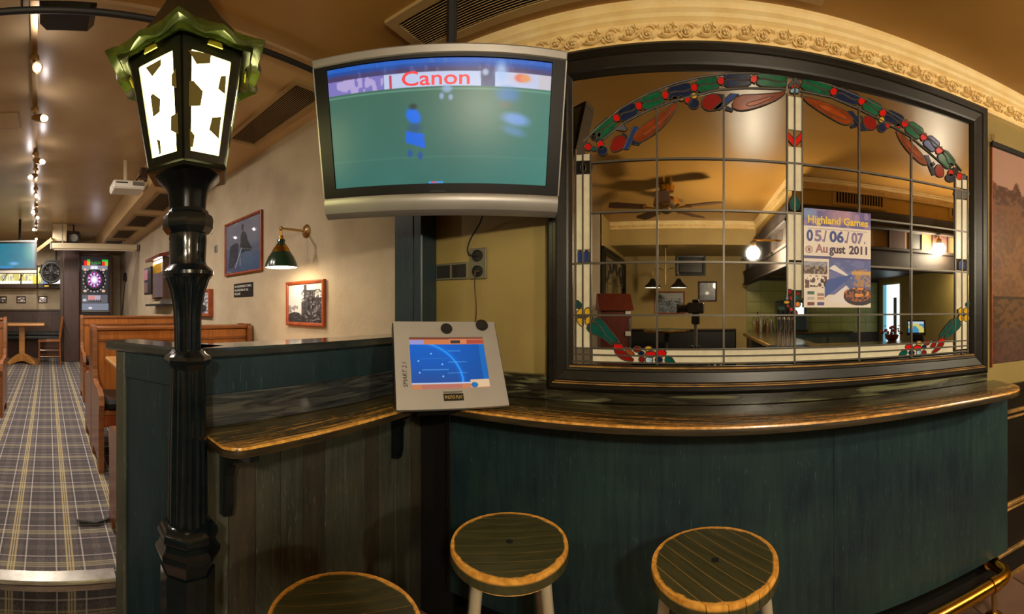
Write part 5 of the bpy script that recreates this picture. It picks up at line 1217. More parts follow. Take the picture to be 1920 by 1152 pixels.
# fan drum
fc = Px(96, 511, -8.7); fd = thing('drum_fan', 'round black drum fan hung beside the timber pillar', 'fan', fc, pi / 2)
MB().lathe([(0.22, -0.10), (0.235, -0.06), (0.235, 0.06), (0.22, 0.10), (0.19, 0.10), (0.19, -0.10), (0.22, -0.10)], 32, T=Matrix.Rotation(pi / 2, 4, 'X'), cap=False).build('drum', M['black_plastic'], fd, 0.6)
for r_ in (0.06, 0.12, 0.175): MB().tube([(r_ * cos(a), -0.10, r_ * sin(a)) for a in np.linspace(0, 2 * pi, 21)[:-1]], 0.006, 5, closed=True).build('guard_ring', M['black_matt'], fd)
for q in range(4): MB().box(-0.19, 0.19, -0.103, -0.095, -0.006, 0.006, Matrix.Rotation(q * pi / 4, 4, 'Y')).build('guard_spoke', M['black_matt'], fd)
for q in range(4): MB().prism([(0.03, 0, -0.02), (0.17, -0.03, -0.05), (0.17, 0.03, 0.05), (0.03, 0, 0.02)], (0, 0.006, 0), T=Matrix.Rotation(q * pi / 2, 4, 'Y')).build('blade', M['silver_dark'], fd)
MB().sphere((0, -0.05, 0), 0.05, 12).build('hub', M['silver_dark'], fd); MB().lathe([(0.2, 0), (0.2, 0.01)], 32, T=Matrix.Translation((0, 0.06, 0)) @ Matrix.Rotation(pi / 2, 4, 'X')).build('back_plate', M['black_matt'], fd); MB().tube([(0.1, 0, 0.2), (0.1, 0, ZL - fc.z)], 0.02, 8).build('drop_pole', M['black_matt'], fd); MB().box(-0.13, 0.25, -0.03, 0.03, 0.18, 0.26).tube([(-0.36, 0, 0.10), (-0.2, 0, 0.16), (-0.25, 0, -0.02)], 0.02, 6).tube([(-0.30, 0, 0.15), (-0.30, 0, -0.32)], 0.018, 6).build('mount', M['black_matt'], fd)
for i, (px, s) in enumerate(((4, 'leftmost'), (40, 'middle'), (80, 'rightmost'))):
    c = Px(px, 562, XFAR + 0.002); t = thing('framed_photo', s + ' of the three small dark photographs above the far dado', 'picture', c, pi / 2, 'small photographs on the far wall')
    frame_at(t, 0.21, 0.145, lambda U, V, i=i: Paint(U, V, (60, 58, 62)).put(vnoise(U, V, 5, 4, 60 + i) > 0.55, (226, 214, 206)).put(vnoise(U, V, 4, 4, 70 + i) > 0.68, (120, 120, 170)).c, 20, 16, 0.02, 0.02, 'brown_wood')
# far television and its bracket
c = Px(14, 483, -6.8); ft = thing('television', 'far television at the left edge showing a turquoise picture', 'television', c, pi / 2)
hw = c.y - Px(69, 483, -6.8).y; hw = abs(hw); fh = 0.27
MB().box(-hw, hw, 0.0, 0.09, -fh, fh, bev=0.01).build('back_cover', M['black_plastic'], ft)
MB().ring_frame(-hw, hw, -fh + 0.05, fh, [(0, 0), (0, -0.02), (0.035, -0.02), (0.035, 0)]).build('bezel', M['black_plastic'], ft)
B('bottom_bar', M['silver'], ft, -hw, hw, -0.024, 0, -fh, -fh + 0.055, bev=0.008); B('top_bar', M['silver'], ft, -hw, hw, -0.024, 0.0, fh - 0.012, fh + 0.008)
sheet('screen', 2 * hw - 0.07, 2 * fh - 0.12, 60, 34, lambda U, V: Paint(U, V, (24, 128, 150)).put(vnoise(U, V, 12, 6, 80), (40, 110, 140), 0.6).put((V < 0.12) & (U > 0.2) & (U < 0.6), (30, 140, 200)).ell(0.62, 0.2, 0.08, 0.06, (120, 180, 240), 0.9, 0.5).ell(0.9, 0.6, 0.1, 0.3, (40, 170, 150), 0.6, 0.6).c, print_mat('far_screen', 0.75, 0.2), ft, (0, -0.006, 0.022))
MB().tube([(hw * 0.4, 0.08, 0.1), (hw * 0.4, 0.25, 0.72)], 0.025, 6).build('ceiling_pole', M['black_matt'], ft)
cs = thing('ceiling_beam', 'short tan raking board between far television and screen case', 'beam', (0, 0, 0)); a, b = Px(69, 470, -7.6), Px(98, 448, -7.3)
MB().tube([a, b], 0.035, 4).build('board', M['soffit'], cs)
# projection screen case with its gear above
y0, y1 = Px(96, 460, -7.2).y, Px(257, 463, -7.2).y; zc = Px(170, 462.5, -7.2).z
ps = thing('projection_screen', 'white roll up projection screen case hung across the aisle', 'projection screen', (-7.2, (y0 + y1) / 2, zc)); L = (y1 - y0) / 2
MB().box(-0.06, 0.06, -L, L, -0.055, 0.05, bev=0.018).build('case', M['cream_metal'], ps); B('end_cap', M['silver_dark'], ps, -0.062, 0.062, L, L + 0.02, -0.058, 0.052); B('end_cap', M['silver_dark'], ps, -0.062, 0.062, -L - 0.02, -L, -0.058, 0.052)
B('bottom_rail', M['white_plastic'], ps, -0.015, 0.015, -L + 0.05, L - 0.05, -0.07, -0.055)
for y in (-L + 0.2, L - 0.25): MB().tube([(0, y, 0.04), (0, y, ZL - zc)], 0.008, 6).build('hanger', M['steel'], ps)
a = Px(112, 447, -7.45); t = thing('junction_box', 'cream box on the ceiling above the left end of the screen case', 'box', (a.x, a.y, ZL)); MB().box(-0.1, 0.1, -0.13, 0.13, -0.32, 0, bev=0.01).build('housing', M['cream_metal'], t); B('lid', M['cream_metal'], t, 0.1, 0.108, -0.11, 0.11, -0.30, -0.02, bev=0.003)
a = Px(138, 448, -7.5); t = thing('ceiling_speaker', 'small black loudspeaker above the screen case by the pillar', 'loudspeaker', (a.x, a.y, a.z)); MB().box(-0.10, 0.10, -0.12, 0.12, -0.09, 0.09, bev=0.02).build('cabinet', M['black_plastic'], t); MB().lathe([(0.07, 0), (0.07, 0.01), (0.03, 0.006)], 16, T=Matrix.Translation((0.10, 0, 0)) @ Matrix.Rotation(pi / 2, 4, 'Y')).build('cone', M['silver_dark'], t); MB().tube([(0, 0, 0.08), (0, 0, ZL - a.z)], 0.015, 6).build('bracket', M['black_matt'], t)
# dart machine
yc = (0.67 + 1.31) / 2; dm = thing('dart_machine', 'lit electronic dart machine cabinet beyond the pews', 'dart machine', (-8.55, yc, ZF)); mw_ = 0.335; mh = Px(180, 473, -8.5).z - ZF
B('cabinet', M['brown_wood'], dm, -0.32, 0.0, -mw_, mw_, 0, mh, bev=0.01); B('hood', M['brown_wood'], dm, 0.0, 0.10, -mw_, mw_, mh - 0.07, mh, bev=0.01)
for s in (-1, 1): B('side_cheek', M['brown_wood'], dm, 0.0, 0.10, min(s * mw_, s * (mw_ - 0.035)), max(s * mw_, s * (mw_ - 0.035)), 0, mh - 0.07)
zpx = lambda py: Px(180, py, -8.55).z - ZF; ypx = lambda px: Px(px, 523, -8.55).y - yc
def fn_dart(U, V):
    X = 150 + (U) * 56; Y = 588 - V * 106; p = Paint(U, V, (24, 22, 24))
    p.put((X > 152) & (X < 203) & (Y > 499) & (Y < 553), (38, 38, 43)); p.put((X > 152) & (X < 203) & (Y > 498) & (Y < 506), (130, 132, 146)); p.put((X > 170) & (X < 183) & (Y > 500) & (Y < 510), (226, 228, 240))
    for (x, col, c2) in ((156, (226, 40, 30), (230, 170, 30)), (192, (226, 40, 40), (150, 190, 40))): p.put((X > x) & (X < x + 12) & (Y > 489) & (Y < 499), col); p.put((X > x + 6) & (X < x + 12) & (Y > 490) & (Y < 498), c2); p.put((X > x + (6 if x < 170 else 0)) & (X < x + 12) & (Y > 487) & (Y < 491), (40, 190, 60))
    p.put((X > 169) & (X < 190) & (Y > 491) & (Y < 496) & (vnoise(U, V, 60, 60, 90) > 0.45), (30, 120, 40))
    R = np.hypot(X - 176.5, Y - 525); A = np.arctan2(Y - 525, X - 176.5); w = (np.floor((A / (2 * pi) * 20) + 0.5).astype(int) % 2) == 0
    p.put(R < 19, (20, 20, 24)); p.put(R < 14.5, (226, 214, 232)); p.put((R < 14.5) & (R > 12.5) & w, (206, 40, 120)); p.put((R < 14.5) & (R > 12.5) & ~w, (96, 60, 180)); p.put((R < 12.5) & (R > 9.3) & w, (60, 36, 70)); p.put((R < 9.3) & (R > 7.4) & w, (210, 60, 140)); p.put((R < 9.3) & (R > 7.4) & ~w, (150, 110, 214)); p.put((R < 7.4) & w, (196, 190, 210)); p.put(R < 4.5, (246, 246, 255))
    for k in range(20):
        a = k * pi / 10; p.put(np.hypot(X - 176.5 - 22 * cos(a), Y - 525 - 22.5 * sin(a)) < 1.5, (170, 170, 176))
    for (x, y) in ((158, 506), (195, 506), (158, 546), (195, 546)): p.put(np.hypot((X - x) / 1.5, Y - y) < 2.4, (220, 180, 150))
    p.put((X > 152) & (X < 203) & (Y > 553) & (Y < 568), (92, 90, 98)); p.put((X > 164) & (X < 189) & (Y > 554) & (Y < 564), (176, 160, 180)); p.put((X > 165) & (X < 177) & (Y > 555) & (Y < 562), (216, 130, 120)); p.put((X > 163) & (X < 192) & (Y > 562) & (Y < 567) & (np.sin(X * 1.6) > 0), (20, 20, 24)); p.put(np.hypot((X - 157), (Y - 563) * 1.6) < 4, (190, 190, 200)); p.put((X > 152) & (X < 205) & (Y > 569) & (Y < 582), (120, 126, 140)); p.put((X > 165) & (X < 172) & (Y > 576) & (Y < 580), (214, 218, 230))
    return p.c
fz0, fz1 = zpx(588), zpx(482); fy0, fy1 = -mw_ + 0.04, mw_ - 0.04
s_ = sheet('lit_face', fy1 - fy0, fz1 - fz0, 110, 200, fn_dart, print_mat('dart_face', 0.85, 0.3), dm); s_.rotation_euler.z = pi / 2; s_.location = (0.012, (fy0 + fy1) / 2, (fz0 + fz1) / 2)
MB().lathe([(0.225, 0), (0.225, 0.03), (0.205, 0.035), (0.205, 0.0)], 40, T=Matrix.Translation((0.014, (176.5 - 178) / 56 * 0.59, zpx(525))) @ Matrix.Rotation(pi / 2, 4, 'Y'), cap=False).build('target_ring', M['black_plastic'], dm, 0.5)
B('control_shelf', M['silver_dark'], dm, 0.0, 0.12, -mw_ + 0.04, mw_ - 0.04, zpx(583) - 0.02, zpx(583)); lamp('dart_light', (-8.3, yc, ZF + 1.95), 1.2, (0.95, 0.85, 1.0), 0.08)
# wall bits by the dart lane
a, b = Py(235, 524, YW - 0.02), Py(228, 592, YW - 0.02); t = thing('hanging_cue', 'thin dark stick hanging slantwise from a black hook on the wall', 'stick', a); MB().tube([(0, 0, 0), b - a], 0.008, 6).build('shaft', M['black_matt'], t); MB().prism([(-0.10, 0.02, -0.03), (0.10, 0.02, -0.03), (0.05, 0.02, 0.10), (0.0, 0.02, 0.14)], (0, -0.05, 0)).build('hook', M['black_matt'], t)
a, b = Py(285, 503, YW), Py(303, 553, YW); t = thing('wall_case', 'flat black case with pink and brown panels hung before the lit cabinet', 'wall case', ((a.x + b.x) / 2, YW, (Py(294, 503, YW).z + Py(294, 553, YW).z) / 2)); w = (b.x - a.x) / 2; h = (Py(294, 503, YW).z - Py(294, 553, YW).z) / 2
MB().box(-w * 0.55, w * 0.9, -0.16, 0, -h, h, bev=0.008).build('housing', M['black_plastic'], t)
for (z0, z1, col) in ((0.02, h - 0.03, S(176, 110, 120)), (-h + 0.03, -0.02, S(110, 80, 76))): B('picture_panel', mat('case_panel', col, 0.3), t, -w * 0.55 - 0.004, -w * 0.55, -0.145, -0.015, z0, z1)
for (z0, z1, col) in ((0.02, h - 0.03, S(176, 110, 120)), (-h + 0.03, -0.02, S(110, 80, 76))): B('picture_panel', mat('case_panel', col, 0.3), t, -w * 0.45, w * 0.3, -0.164, -0.16, z0, z1)
a, b = Py(303, 476, YW), Py(326, 575, YW); zt2, zb2 = Py(312, 476, YW).z, Py(312, 574, YW).z; t = thing('lit_cabinet', 'tall lit wall cabinet with a small roof behind the lamp post', 'cabinet', ((a.x + b.x) / 2, YW - 0.002, zb2)); w = (b.x - a.x) / 2; H = zt2 - zb2
MB().box(-w, w, -0.02, 0, 0, H - 0.06).build('back_panel', M['silver'], t); B('side_post', M['brass'], t, -w, -w + 0.05, -0.14, -0.02, 0.1, H - 0.08); B('side_post', M['brown_wood'], t, w - 0.05, w, -0.14, -0.02, 0.1, H - 0.08); MB().prism([(-w - 0.1, 0, H - 0.06), (-w - 0.1, -0.22, H - 0.10), (-w - 0.1, -0.22, H - 0.06), (-w - 0.1, 0, H)], (2 * w + 0.15, 0, 0)).build('roof', M['red_wood'], t); B('light_tube', mat('tube', (1, 1, 1), 0.4, emit=(0.95, 1, 0.95), es=6), t, -w + 0.06, w - 0.06, -0.12, -0.09, H - 0.13, H - 0.10); B('door', mat('cab_glass', S(96, 84, 92), 0.15), t, -w + 0.05, w - 0.05, -0.14, -0.13, 0.12, H * 0.62)
B('tray', M['black_plastic'], t, -w - 0.35, w, -0.16, 0, 0.0, 0.03, bev=0.006)
# projector
pc_ = Pr(239, 351, 4.25); pr = thing('ceiling_projector', 'white projector hung from the ceiling left of the lamp post neck', 'projector', pc_)
MB().box(-0.13, 0.13, -0.17, 0.16, -0.05, 0.035, bev=0.015).build('case', M['white_plastic'], pr); B('vent_slot', M['black_matt'], pr, 0.129, 0.133, -0.14, -0.02, 0.0, 0.012); B('port_panel', M['silver_dark'], pr, 0.129, 0.132, 0.03, 0.15, -0.02, 0.02); MB().lathe([(0.035, 0), (0.035, 0.02), (0.025, 0.022)], 16, T=Matrix.Translation((-0.13, -0.08, 0)) @ Matrix.Rotation(-pi / 2, 4, 'Y')).build('lens', M['lens'], pr)
MB().tube([(0, -0.02, 0.03), (0, -0.02, ZL - pc_.z)], 0.022, 10).build('drop_pole', M['cream_metal'], pr)
MB().tube([(0, 0.06, 0.03), (0.0, 0.17, 0.17), (0, 0.24, 0.10), (0, 0.10, 0.035)], 0.010, 6).box(-0.05, 0.05, 0.14, 0.20, 0.10, 0.20).build('mount_arm', M['brown_wood'], pr)
# hatch and loudspeaker by the rod
a, b = Pz(0, 212, ZL), Pz(37, 238, ZL); t = thing('ceiling_hatch', 'square inspection hatch in the ceiling at the left edge', 'hatch', (0, 0, 0)); B('lid', M['ceiling_left'], t, min(a.x, b.x), max(a.x, b.x), -0.6, b.y, ZL - 0.008, ZL, bev=0.003); B('rim', M['grille_tan'], t, min(a.x, b.x) - 0.015, max(a.x, b.x) + 0.015, -0.615, b.y + 0.015, ZL - 0.004, ZL)
bx_ = thing('loudspeaker', 'black rounded loudspeaker behind the ceiling rod beside the track lights', 'loudspeaker', (-1.78, 0.086, 2.715)); MB().box(-0.09, 0.09, -0.122, 0.122, 0, 0.20, bev=0.03).build('cabinet', M['black_plastic'], bx_); B('front_grille', M['black_matt'], bx_, 0.088, 0.094, -0.10, 0.10, 0.03, 0.18); MB().tube([(0, 0, 0.19), (0, 0, ZL - 2.715)], 0.02, 8).build('bracket', M['black_matt'], bx_)
# track lights
tk = thing('track_lighting', 'ceiling track with a row of bright little spotlights down the aisle', 'track light', (0, 0, 0))
tp = lambda x: Vector((x, -0.0586 - (abs(x) - 1.62) * 0.0264, 0))
a, b = tp(-1.64), tp(-8.4)
MB().prism([(a.x, a.y - 0.018, ZL - 0.035), (a.x, a.y + 0.018, ZL - 0.035), (a.x, a.y + 0.018, ZL), (a.x, a.y - 0.018, ZL)], b - a).build('rail', M['bronze'], tk)
spots = [(71, 126), (85, 222), (81, 304), (56, 333), (69, 368), (61, 398), (71, 409), (63, 431), (68, 449)]
for i, (px, py) in enumerate(spots):
    p = Pz(px, py, 2.83); c = tp(p.x - 0.12); c.z = ZL - 0.035; d = (p - Vector((c.x, c.y, 2.88)))
    s = MB().tube([c, (c.x, c.y, 2.905), (c.x + 0.02, c.y, 2.89)], 0.010, 6).lathe([(0.03, 0), (0.03, -0.03)], 10, c).build('arm', M['bronze'], tk)
    q = Vector((c.x, c.y, 2.89)); e = (p - q)
    MB().tube([q - e * 0.15, q + e * 0.2, q + e * 0.9], [0.018, 0.026, 0.032], 12).build('spotlight', M['bronze'], tk, 0.7)
    MB().sphere(p, 0.019, 12).build('bulb', M['bulb'], tk, True)
    lamp('spot_light', p + Vector((0, 0, -0.04)), 46 if i < 5 else 36, (1.0, 0.88, 0.74), 0.03, spot=2.75, direction=(-0.25, 0.35 if i % 2 else -0.1, -1))
# strap left on the carpet
a, b, c = Pz(145, 981, ZF + 0.004), Pz(180, 984, ZF + 0.004), Pz(214, 968, ZF + 0.004)
t = tag(MB().add([a + Vector((0.02, 0, 0.02)), a + Vector((-0.03, 0, 0.003)), b + Vector((0.012, 0, 0.015)), b + Vector((-0.02, 0, 0.0)), c + Vector((0.02, 0.03, 0.012)), c + Vector((-0.03, 0.03, 0.0))], [(0, 1, 3, 2), (2, 3, 5, 4)]).build('webbing_strap', M['black_matt'], None), 'dark webbing strap lying on the tartan carpet by the partition', 'strap')
sm_ = t.modifiers.new('thick', 'SOLIDIFY'); sm_.thickness = 0.003

# ================================================================== THE BAR BEHIND THE VIEWER (seen in the mirror)
def south(px, py, yv): return Mv(px, py, yv)
# ceiling fan
q = Mv(1250, 360, 3.95); cf = thing('ceiling_fan', 'brass ceiling fan with five dark wooden blades reflected in the mirror', 'fan', (q.x, q.y, ZN))
MB().lathe([(0.05, 0), (0.075, -0.01), (0.07, -0.07), (0.03, -0.08)], 24).build('canopy', M['brass'], cf, 0.6)
MB().tube([(0, 0, -0.07), (0, 0, -0.14)], 0.02, 12).build('down_rod', M['brass'], cf, 0.6)
MB().lathe([(0.05, -0.12), (0.12, -0.14), (0.13, -0.17), (0.13, -0.20), (0.10, -0.225), (0.055, -0.24), (0.05, -0.27), (0.02, -0.285)], 28).build('motor', M['bronze'], cf, 0.5)
for k in range(5):
    T = Matrix.Rotation(0.35 + k * 2 * pi / 5, 4, 'Z')
    MB().prism([(0.10, -0.012, -0.235), (0.20, -0.03, -0.232), (0.24, -0.05, -0.232), (0.24, 0.05, -0.232), (0.20, 0.03, -0.232), (0.10, 0.012, -0.235)], (0, 0, 0.006), T=T).build('blade_iron', M['brass'], cf)
    MB().prism([(0.21, -0.055, -0.222), (0.50, -0.068, -0.214), (0.56, -0.05, -0.214), (0.56, 0.05, -0.23), (0.50, 0.068, -0.232), (0.21, 0.055, -0.232)], (0, 0, 0.007), T=T).build('blade', M['brown_wood'], cf)
# bar counter, canopy and their fittings
xa = 0.80; ya = -0.30
bc = thing('bar_counter', 'L shaped dark green bar counter with a worn wooden top reflected in the mirror', 'bar counter', (0, 0, 0))
M['bar_top'] = mat('bar_top', S(58, 48, 30), 0.2, col2=S(96, 74, 42), scale=6, stretch=(1, 1, 1), coat=0.4)
MB().box(xa, xa + 0.50, -2.75, ya, 1.06, 1.10, bev=0.008).box(xa + 0.50, 3.38, ya - 0.50, ya, 1.06, 1.10, bev=0.008).build('worktop', M['bar_top'], bc)
MB().box(xa - 0.012, xa, -2.75, ya, 1.062, 1.098).box(xa - 0.012, 3.38, ya, ya + 0.012, 1.062, 1.098).build('worn_edge', M['gilt'], bc)
MB().box(xa + 0.10, xa + 0.16, -2.73, ya - 0.10, 0.0, 1.06).box(xa + 0.16, 3.38, ya - 0.16, ya - 0.10, 0, 1.06).build('front', M['paint_panel'], bc)
for i in range(4): B('panel', M['paint_teal'], bc, xa + 0.09, xa + 0.10, -2.7 + i * 0.56, -2.22 + i * 0.56, 0.25, 0.95, bev=0.003)
for i in range(3): B('panel', M['paint_teal'], bc, 1.05 + i * 0.55, 1.50 + i * 0.55, ya - 0.10, ya - 0.09, 0.25, 0.95, bev=0.003)
cn = thing('bar_canopy', 'dark wooden bar canopy with cream panels and hanging shelf reflected in the mirror', 'canopy', (0, 0, 0))
M['canopy_wood'] = dark_paint('canopy_wood', S(24, 17, 14), S(42, 32, 24), 0.7, 'x')
def run(z0, z1, d, m, nm, o=0.0): MB().box(0.90 - d + o, 0.95 + o, -3.3, -0.35 + d - o, z0, z1, bev=0.005).box(0.95 + o, 3.39, -0.40 - o, -0.35 + d - o, z0, z1, bev=0.005).build(nm, M[m], cn)
run(2.26, 2.40, 0.045, 'canopy_wood', 'top_rail'); run(2.235, 2.26, 0.07, 'canopy_wood', 'moulding'); MB().box(0.91, 0.95, -3.3, -0.36, 2.06, 2.235).build('panel', M['canopy_wood'], cn); MB().box(0.95, 3.39, -0.40, -0.36, 2.06, 2.235).build('panel', M['grille_tan'], cn); run(2.03, 2.06, 0.04, 'canopy_wood', 'moulding'); run(1.86, 2.03, 0.02, 'canopy_wood', 'bottom_rail'); run(1.84, 1.86, 0.05, 'canopy_wood', 'moulding')
MB().box(0.95, 3.39, -3.3, -0.40, 2.0, 2.03).build('ceiling_board', M['purple_wood'], cn)
for (x, y) in ((0.9, -1.0), (0.9, -1.9), (0.9, -2.7)): B('divider', M['canopy_wood'], cn, x - 0.04, x + 0.02, y - 0.05, y + 0.05, 2.03, 2.26)
for x in (1.42, 1.98, 2.5): B('divider', M['purple_wood'], cn, x - 0.09, x + 0.09, -0.42, -0.33, 2.02, 2.25)
for (px, py, yv, lab) in ((1412, 475, 3.95, 'opal globe lamp on the corner run of the bar canopy'), (1760, 468, 3.50, 'opal globe lamp on the front of the bar canopy nearest the mirror edge')):
    g = Mv(px, py, yv); x_ = g.x
    t = thing('globe_lamp', lab, 'lamp', g)
    MB().sphere((0, 0, 0), 0.065, 20).build('globe', M['globe'], t, True)
    MB().lathe([(0.03, 0.06), (0.035, 0.075), (0.03, 0.11)], 14).tube([(0, 0, 0.10), (0, 0, 0.13), (0.9 - x_ if px < 1500 else 0, 0 if px < 1500 else -0.36 - g.y, 0.13)], 0.010, 8).build('fitting', M['brass'], t, 0.6)
for (px, py, yv, lab) in ((1460, 500, 4.6, 'white glass pendant lit over the back of the bar'), (1795, 505, 4.2, 'white glass pendant lit over the right end of the bar')):
    g = Mv(px, py, yv); t = thing('pendant_lamp', lab, 'lamp', g)
    MB().lathe([(0.03, 0.08), (0.05, 0.065), (0.12, 0.02), (0.125, 0.0), (0.11, -0.015), (0.0, -0.02)], 24, cap=False).build('lamp_shade', mat('opal', (0.9, 0.9, 0.8), 0.3, emit=(1, 0.93, 0.62), es=60), t, 0.7)
    MB().tube([(0, 0, 0.07), (0, 0, 2.0 - g.z)], 0.006, 6).build('cord', M['black_matt'], t)
# wall behind the bar in tiles, with a lit doorway
wt = tag(MB().box(0.96, 3.40, -3.60, -3.585, 0.0, 2.0).build('tile_backing', M['grout'], None), 'green tiled wall behind the bar reflected in the mirror', 'tiled wall', kind='structure')
tl = MB().box(-0.119, 0.119, 0, 0.006, -0.089, 0.089, bev=0.002).mesh('tile', M['bar_tile'])
for i in range(10):
    for j in range(5): put(tl, 'tile', wt, (1.08 + 0.241 * i, -3.585, 1.12 + 0.182 * j))
B('door_lit', mat('door_white', (0.9, 0.95, 1), 0.5, emit=(0.85, 0.95, 1.0), es=1.3), None, 3.392, 3.40, -3.25, -2.80, 0.0, 1.88).name = 'door_1'
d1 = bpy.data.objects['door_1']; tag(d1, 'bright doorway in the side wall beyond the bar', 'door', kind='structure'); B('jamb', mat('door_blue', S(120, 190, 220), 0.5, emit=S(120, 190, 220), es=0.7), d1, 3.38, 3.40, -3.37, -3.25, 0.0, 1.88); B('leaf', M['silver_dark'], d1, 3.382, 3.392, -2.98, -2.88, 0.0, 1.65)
# beer taps
for k in range(4):
    g = Mv(1460 + 8.5 * k, 653, 3.72 - 0.035 * k); t = thing('beer_tap', ('leftmost', 'second', 'third', 'last')[k] + ' of the four chrome beer taps on the bar top in the mirror', 'beer tap', (g.x, g.y, 1.10), pi, 'beer taps on the bar')
    MB().lathe([(0.019, 0), (0.019, 0.01), (0.015, 0.02), (0.015, 0.25), (0.019, 0.26), (0.014, 0.28)], 14).build('column', M['chrome'], t, 0.6); MB().tube([(0, 0, 0.22), (0, 0.05, 0.22), (0, 0.065, 0.17)], 0.008, 8).build('spout', M['chrome'], t, 0.6); MB().lathe([(0.006, 0.27), (0.012, 0.30), (0.014, 0.36), (0.008, 0.38)], 10).build('handle', M['black_plastic'], t, 0.6)
t = thing('drip_tray', 'steel drip tray under the row of beer taps', 'tray', (Mv(1472, 653, 3.72).x, Mv(1472, 653, 3.7).y + 0.05, 1.10)); MB().ring_frame(-0.2, 0.2, -0.08, 0.08, [(0, 0), (0, 0.02), (0.01, 0.02), (0.01, 0)], Matrix.Rotation(pi / 2, 4, 'X')).box(-0.19, 0.19, -0.07, 0.07, 0.0, 0.006).build('tray', M['chrome'], t)
# coffee machine, back counter, jars
g = Mv(1462, 628, 6.2); bk2 = thing('back_counter', 'low dark cupboard unit along the tiled wall of the bar', 'cabinet', (0, 0, 0)); B('carcass', M['paint_panel'], bk2, 0.98, 2.6, -3.58, -3.0, 0, 1.06); B('worktop', M['bar_top'], bk2, 0.97, 2.62, -3.583, -2.97, 1.06, 1.09, bev=0.005)
for i in range(4): B('door', M['plank'], bk2, 1.0 + i * 0.4, 1.37 + i * 0.4, -2.998, -2.985, 0.1, 1.0, bev=0.004)
t = thing('coffee_machine', 'dark green coffee machine with a glowing panel on the back counter', 'coffee machine', (1.64, -3.25, 1.09)); B('housing', M['paint_teal'], t, -0.22, 0.22, -0.2, 0.2, 0, 0.50, bev=0.02); B('screen_panel', mat('cm_glow', (1, 1, 1), 0.4, emit=(0.8, 1, 0.95), es=1.6), t, 0.02, 0.16, 0.201, 0.206, 0.28, 0.46); B('spout', M['chrome'], t, -0.12, 0.0, 0.2, 0.26, 0.25, 0.30); B('drip_base', M['black_plastic'], t, -0.2, 0.2, 0.2, 0.3, 0, 0.04)
rj = random.Random(3)
for i in range(6):
    x = 1.02 + i * 0.055; h = (0.22, 0.30, 0.24, 0.26, 0.20, 0.24)[i]; t = thing('storage_jar', ('first', 'second', 'third', 'fourth', 'fifth', 'sixth')[i] + ' from the alcove end of the jars and bottles on the back counter', 'jar', (x, -3.2 + 0.03 * (i % 2), 1.09), group='jars on the back counter')
    MB().lathe([(0.022, 0), (0.024, 0.01), (0.024, h * 0.66), (0.011, h * 0.8), (0.011, h)], 12).build('body', mat('jar_glass', S(*((120, 110, 60), (96, 50, 30), (150, 146, 120), (60, 40, 30), (130, 90, 50), (90, 90, 84))[i]), 0.15), t, 0.6); MB().lathe([(0.013, h), (0.013, h + 0.015)], 10).build('lid', M['black_plastic'], t)
# till and flowers on the front bar
g = Mv(1718, 617, 3.95); t = thing('till_screen', 'small lit till screen on the bar top reflected at the right of the mirror', 'till', (g.x, g.y, 1.10), pi + 0.5)
TQ = Matrix.Rotation(-0.3, 4, 'X'); MB().box(-0.11, 0.11, 0, 0.03, 0.06, 0.24, TQ, bev=0.008).build('case', M['black_plastic'], t); MB().box(-0.08, 0.08, -0.05, 0.06, 0, 0.07, bev=0.01).build('foot', M['black_plastic'], t)
s_ = sheet('screen', 0.18, 0.13, 30, 22, lambda U, V: Paint(U, V, (70, 150, 200)).put(vnoise(U, V, 5, 4, 95) > 0.5, (220, 210, 110)).put(V > 0.8, (200, 220, 235)).c, print_mat('till_print', 0.9), t); s_.matrix_local = TQ @ Matrix.Translation((0, -0.002, 0.155))
g = Mv(1672, 636, 4.0); t = thing('flower_bowl', 'bowl of dark red flowers standing on the bar top near the till screen', 'flowers', (g.x, g.y, 1.10)); MB().lathe([(0.04, 0), (0.07, 0.03), (0.08, 0.07), (0.07, 0.07)], 18, cap=False).build('bowl', M['red_wood'], t, 0.5)
fm = MB(); fm2 = MB()
for i in range(34):
    a = rj.uniform(0, 6.28); r_ = rj.uniform(0.0, 0.13); z = 0.07 + rj.uniform(0, 0.10) * (1 - r_ * 4); fm.sphere((r_ * cos(a), r_ * sin(a), max(0.04, z)), rj.uniform(0.012, 0.02), 6)
for i in range(26):
    a = rj.uniform(0, 6.28); r_ = rj.uniform(0.03, 0.13); z = rj.uniform(0.06, 0.17); fm2.prism([(r_ * cos(a), r_ * sin(a), z), (r_ * cos(a) + 0.03, r_ * sin(a), z + 0.012), (r_ * cos(a) + 0.01, r_ * sin(a) + 0.03, z)], (0, 0, 0.002))
tag(fm.build('blossoms', mat('blossom', S(150, 30, 26), 0.6), t, True), kind='stuff'); tag(fm2.build('foliage', mat('leaf', S(60, 70, 30), 0.6), t), kind='stuff')
# vents on the bulkhead
def wall_vent(px0, px1, py0, py1, label):
    a, b = Mv(px0, py0, 3.60), Mv(px1, py1, 3.60); zc = (a.z + b.z) / 2
    t = thing('wall_vent', label, 'vent', ((a.x + b.x) / 2, -0.37, zc), pi); w = abs(b.x - a.x) / 2; h = abs(a.z - b.z) / 2
    MB().ring_frame(-w, w, -h, h, [(0, 0), (0, -0.012), (0.03, -0.012), (0.03, 0)]).build('frame', M['vent_paint'], t); B('backing', M['vent_dark'], t, -w + 0.02, w - 0.02, -0.003, -0.001, -h + 0.02, h - 0.02)
    me = MB().box(-0.004, 0.004, -0.011, -0.003, -h + 0.028, h - 0.028).mesh('slat', M['vent_paint'])
    for i in range(18): put(me, 'slat', t, (-w + 0.035 + (2 * w - 0.07) * i / 17, 0, 0))
wall_vent(1560, 1660, 352, 396, 'louvred vent on the cream bulkhead over the bar'); wall_vent(1778, 1840, 385, 420, 'second louvred vent at the far end of the bulkhead')
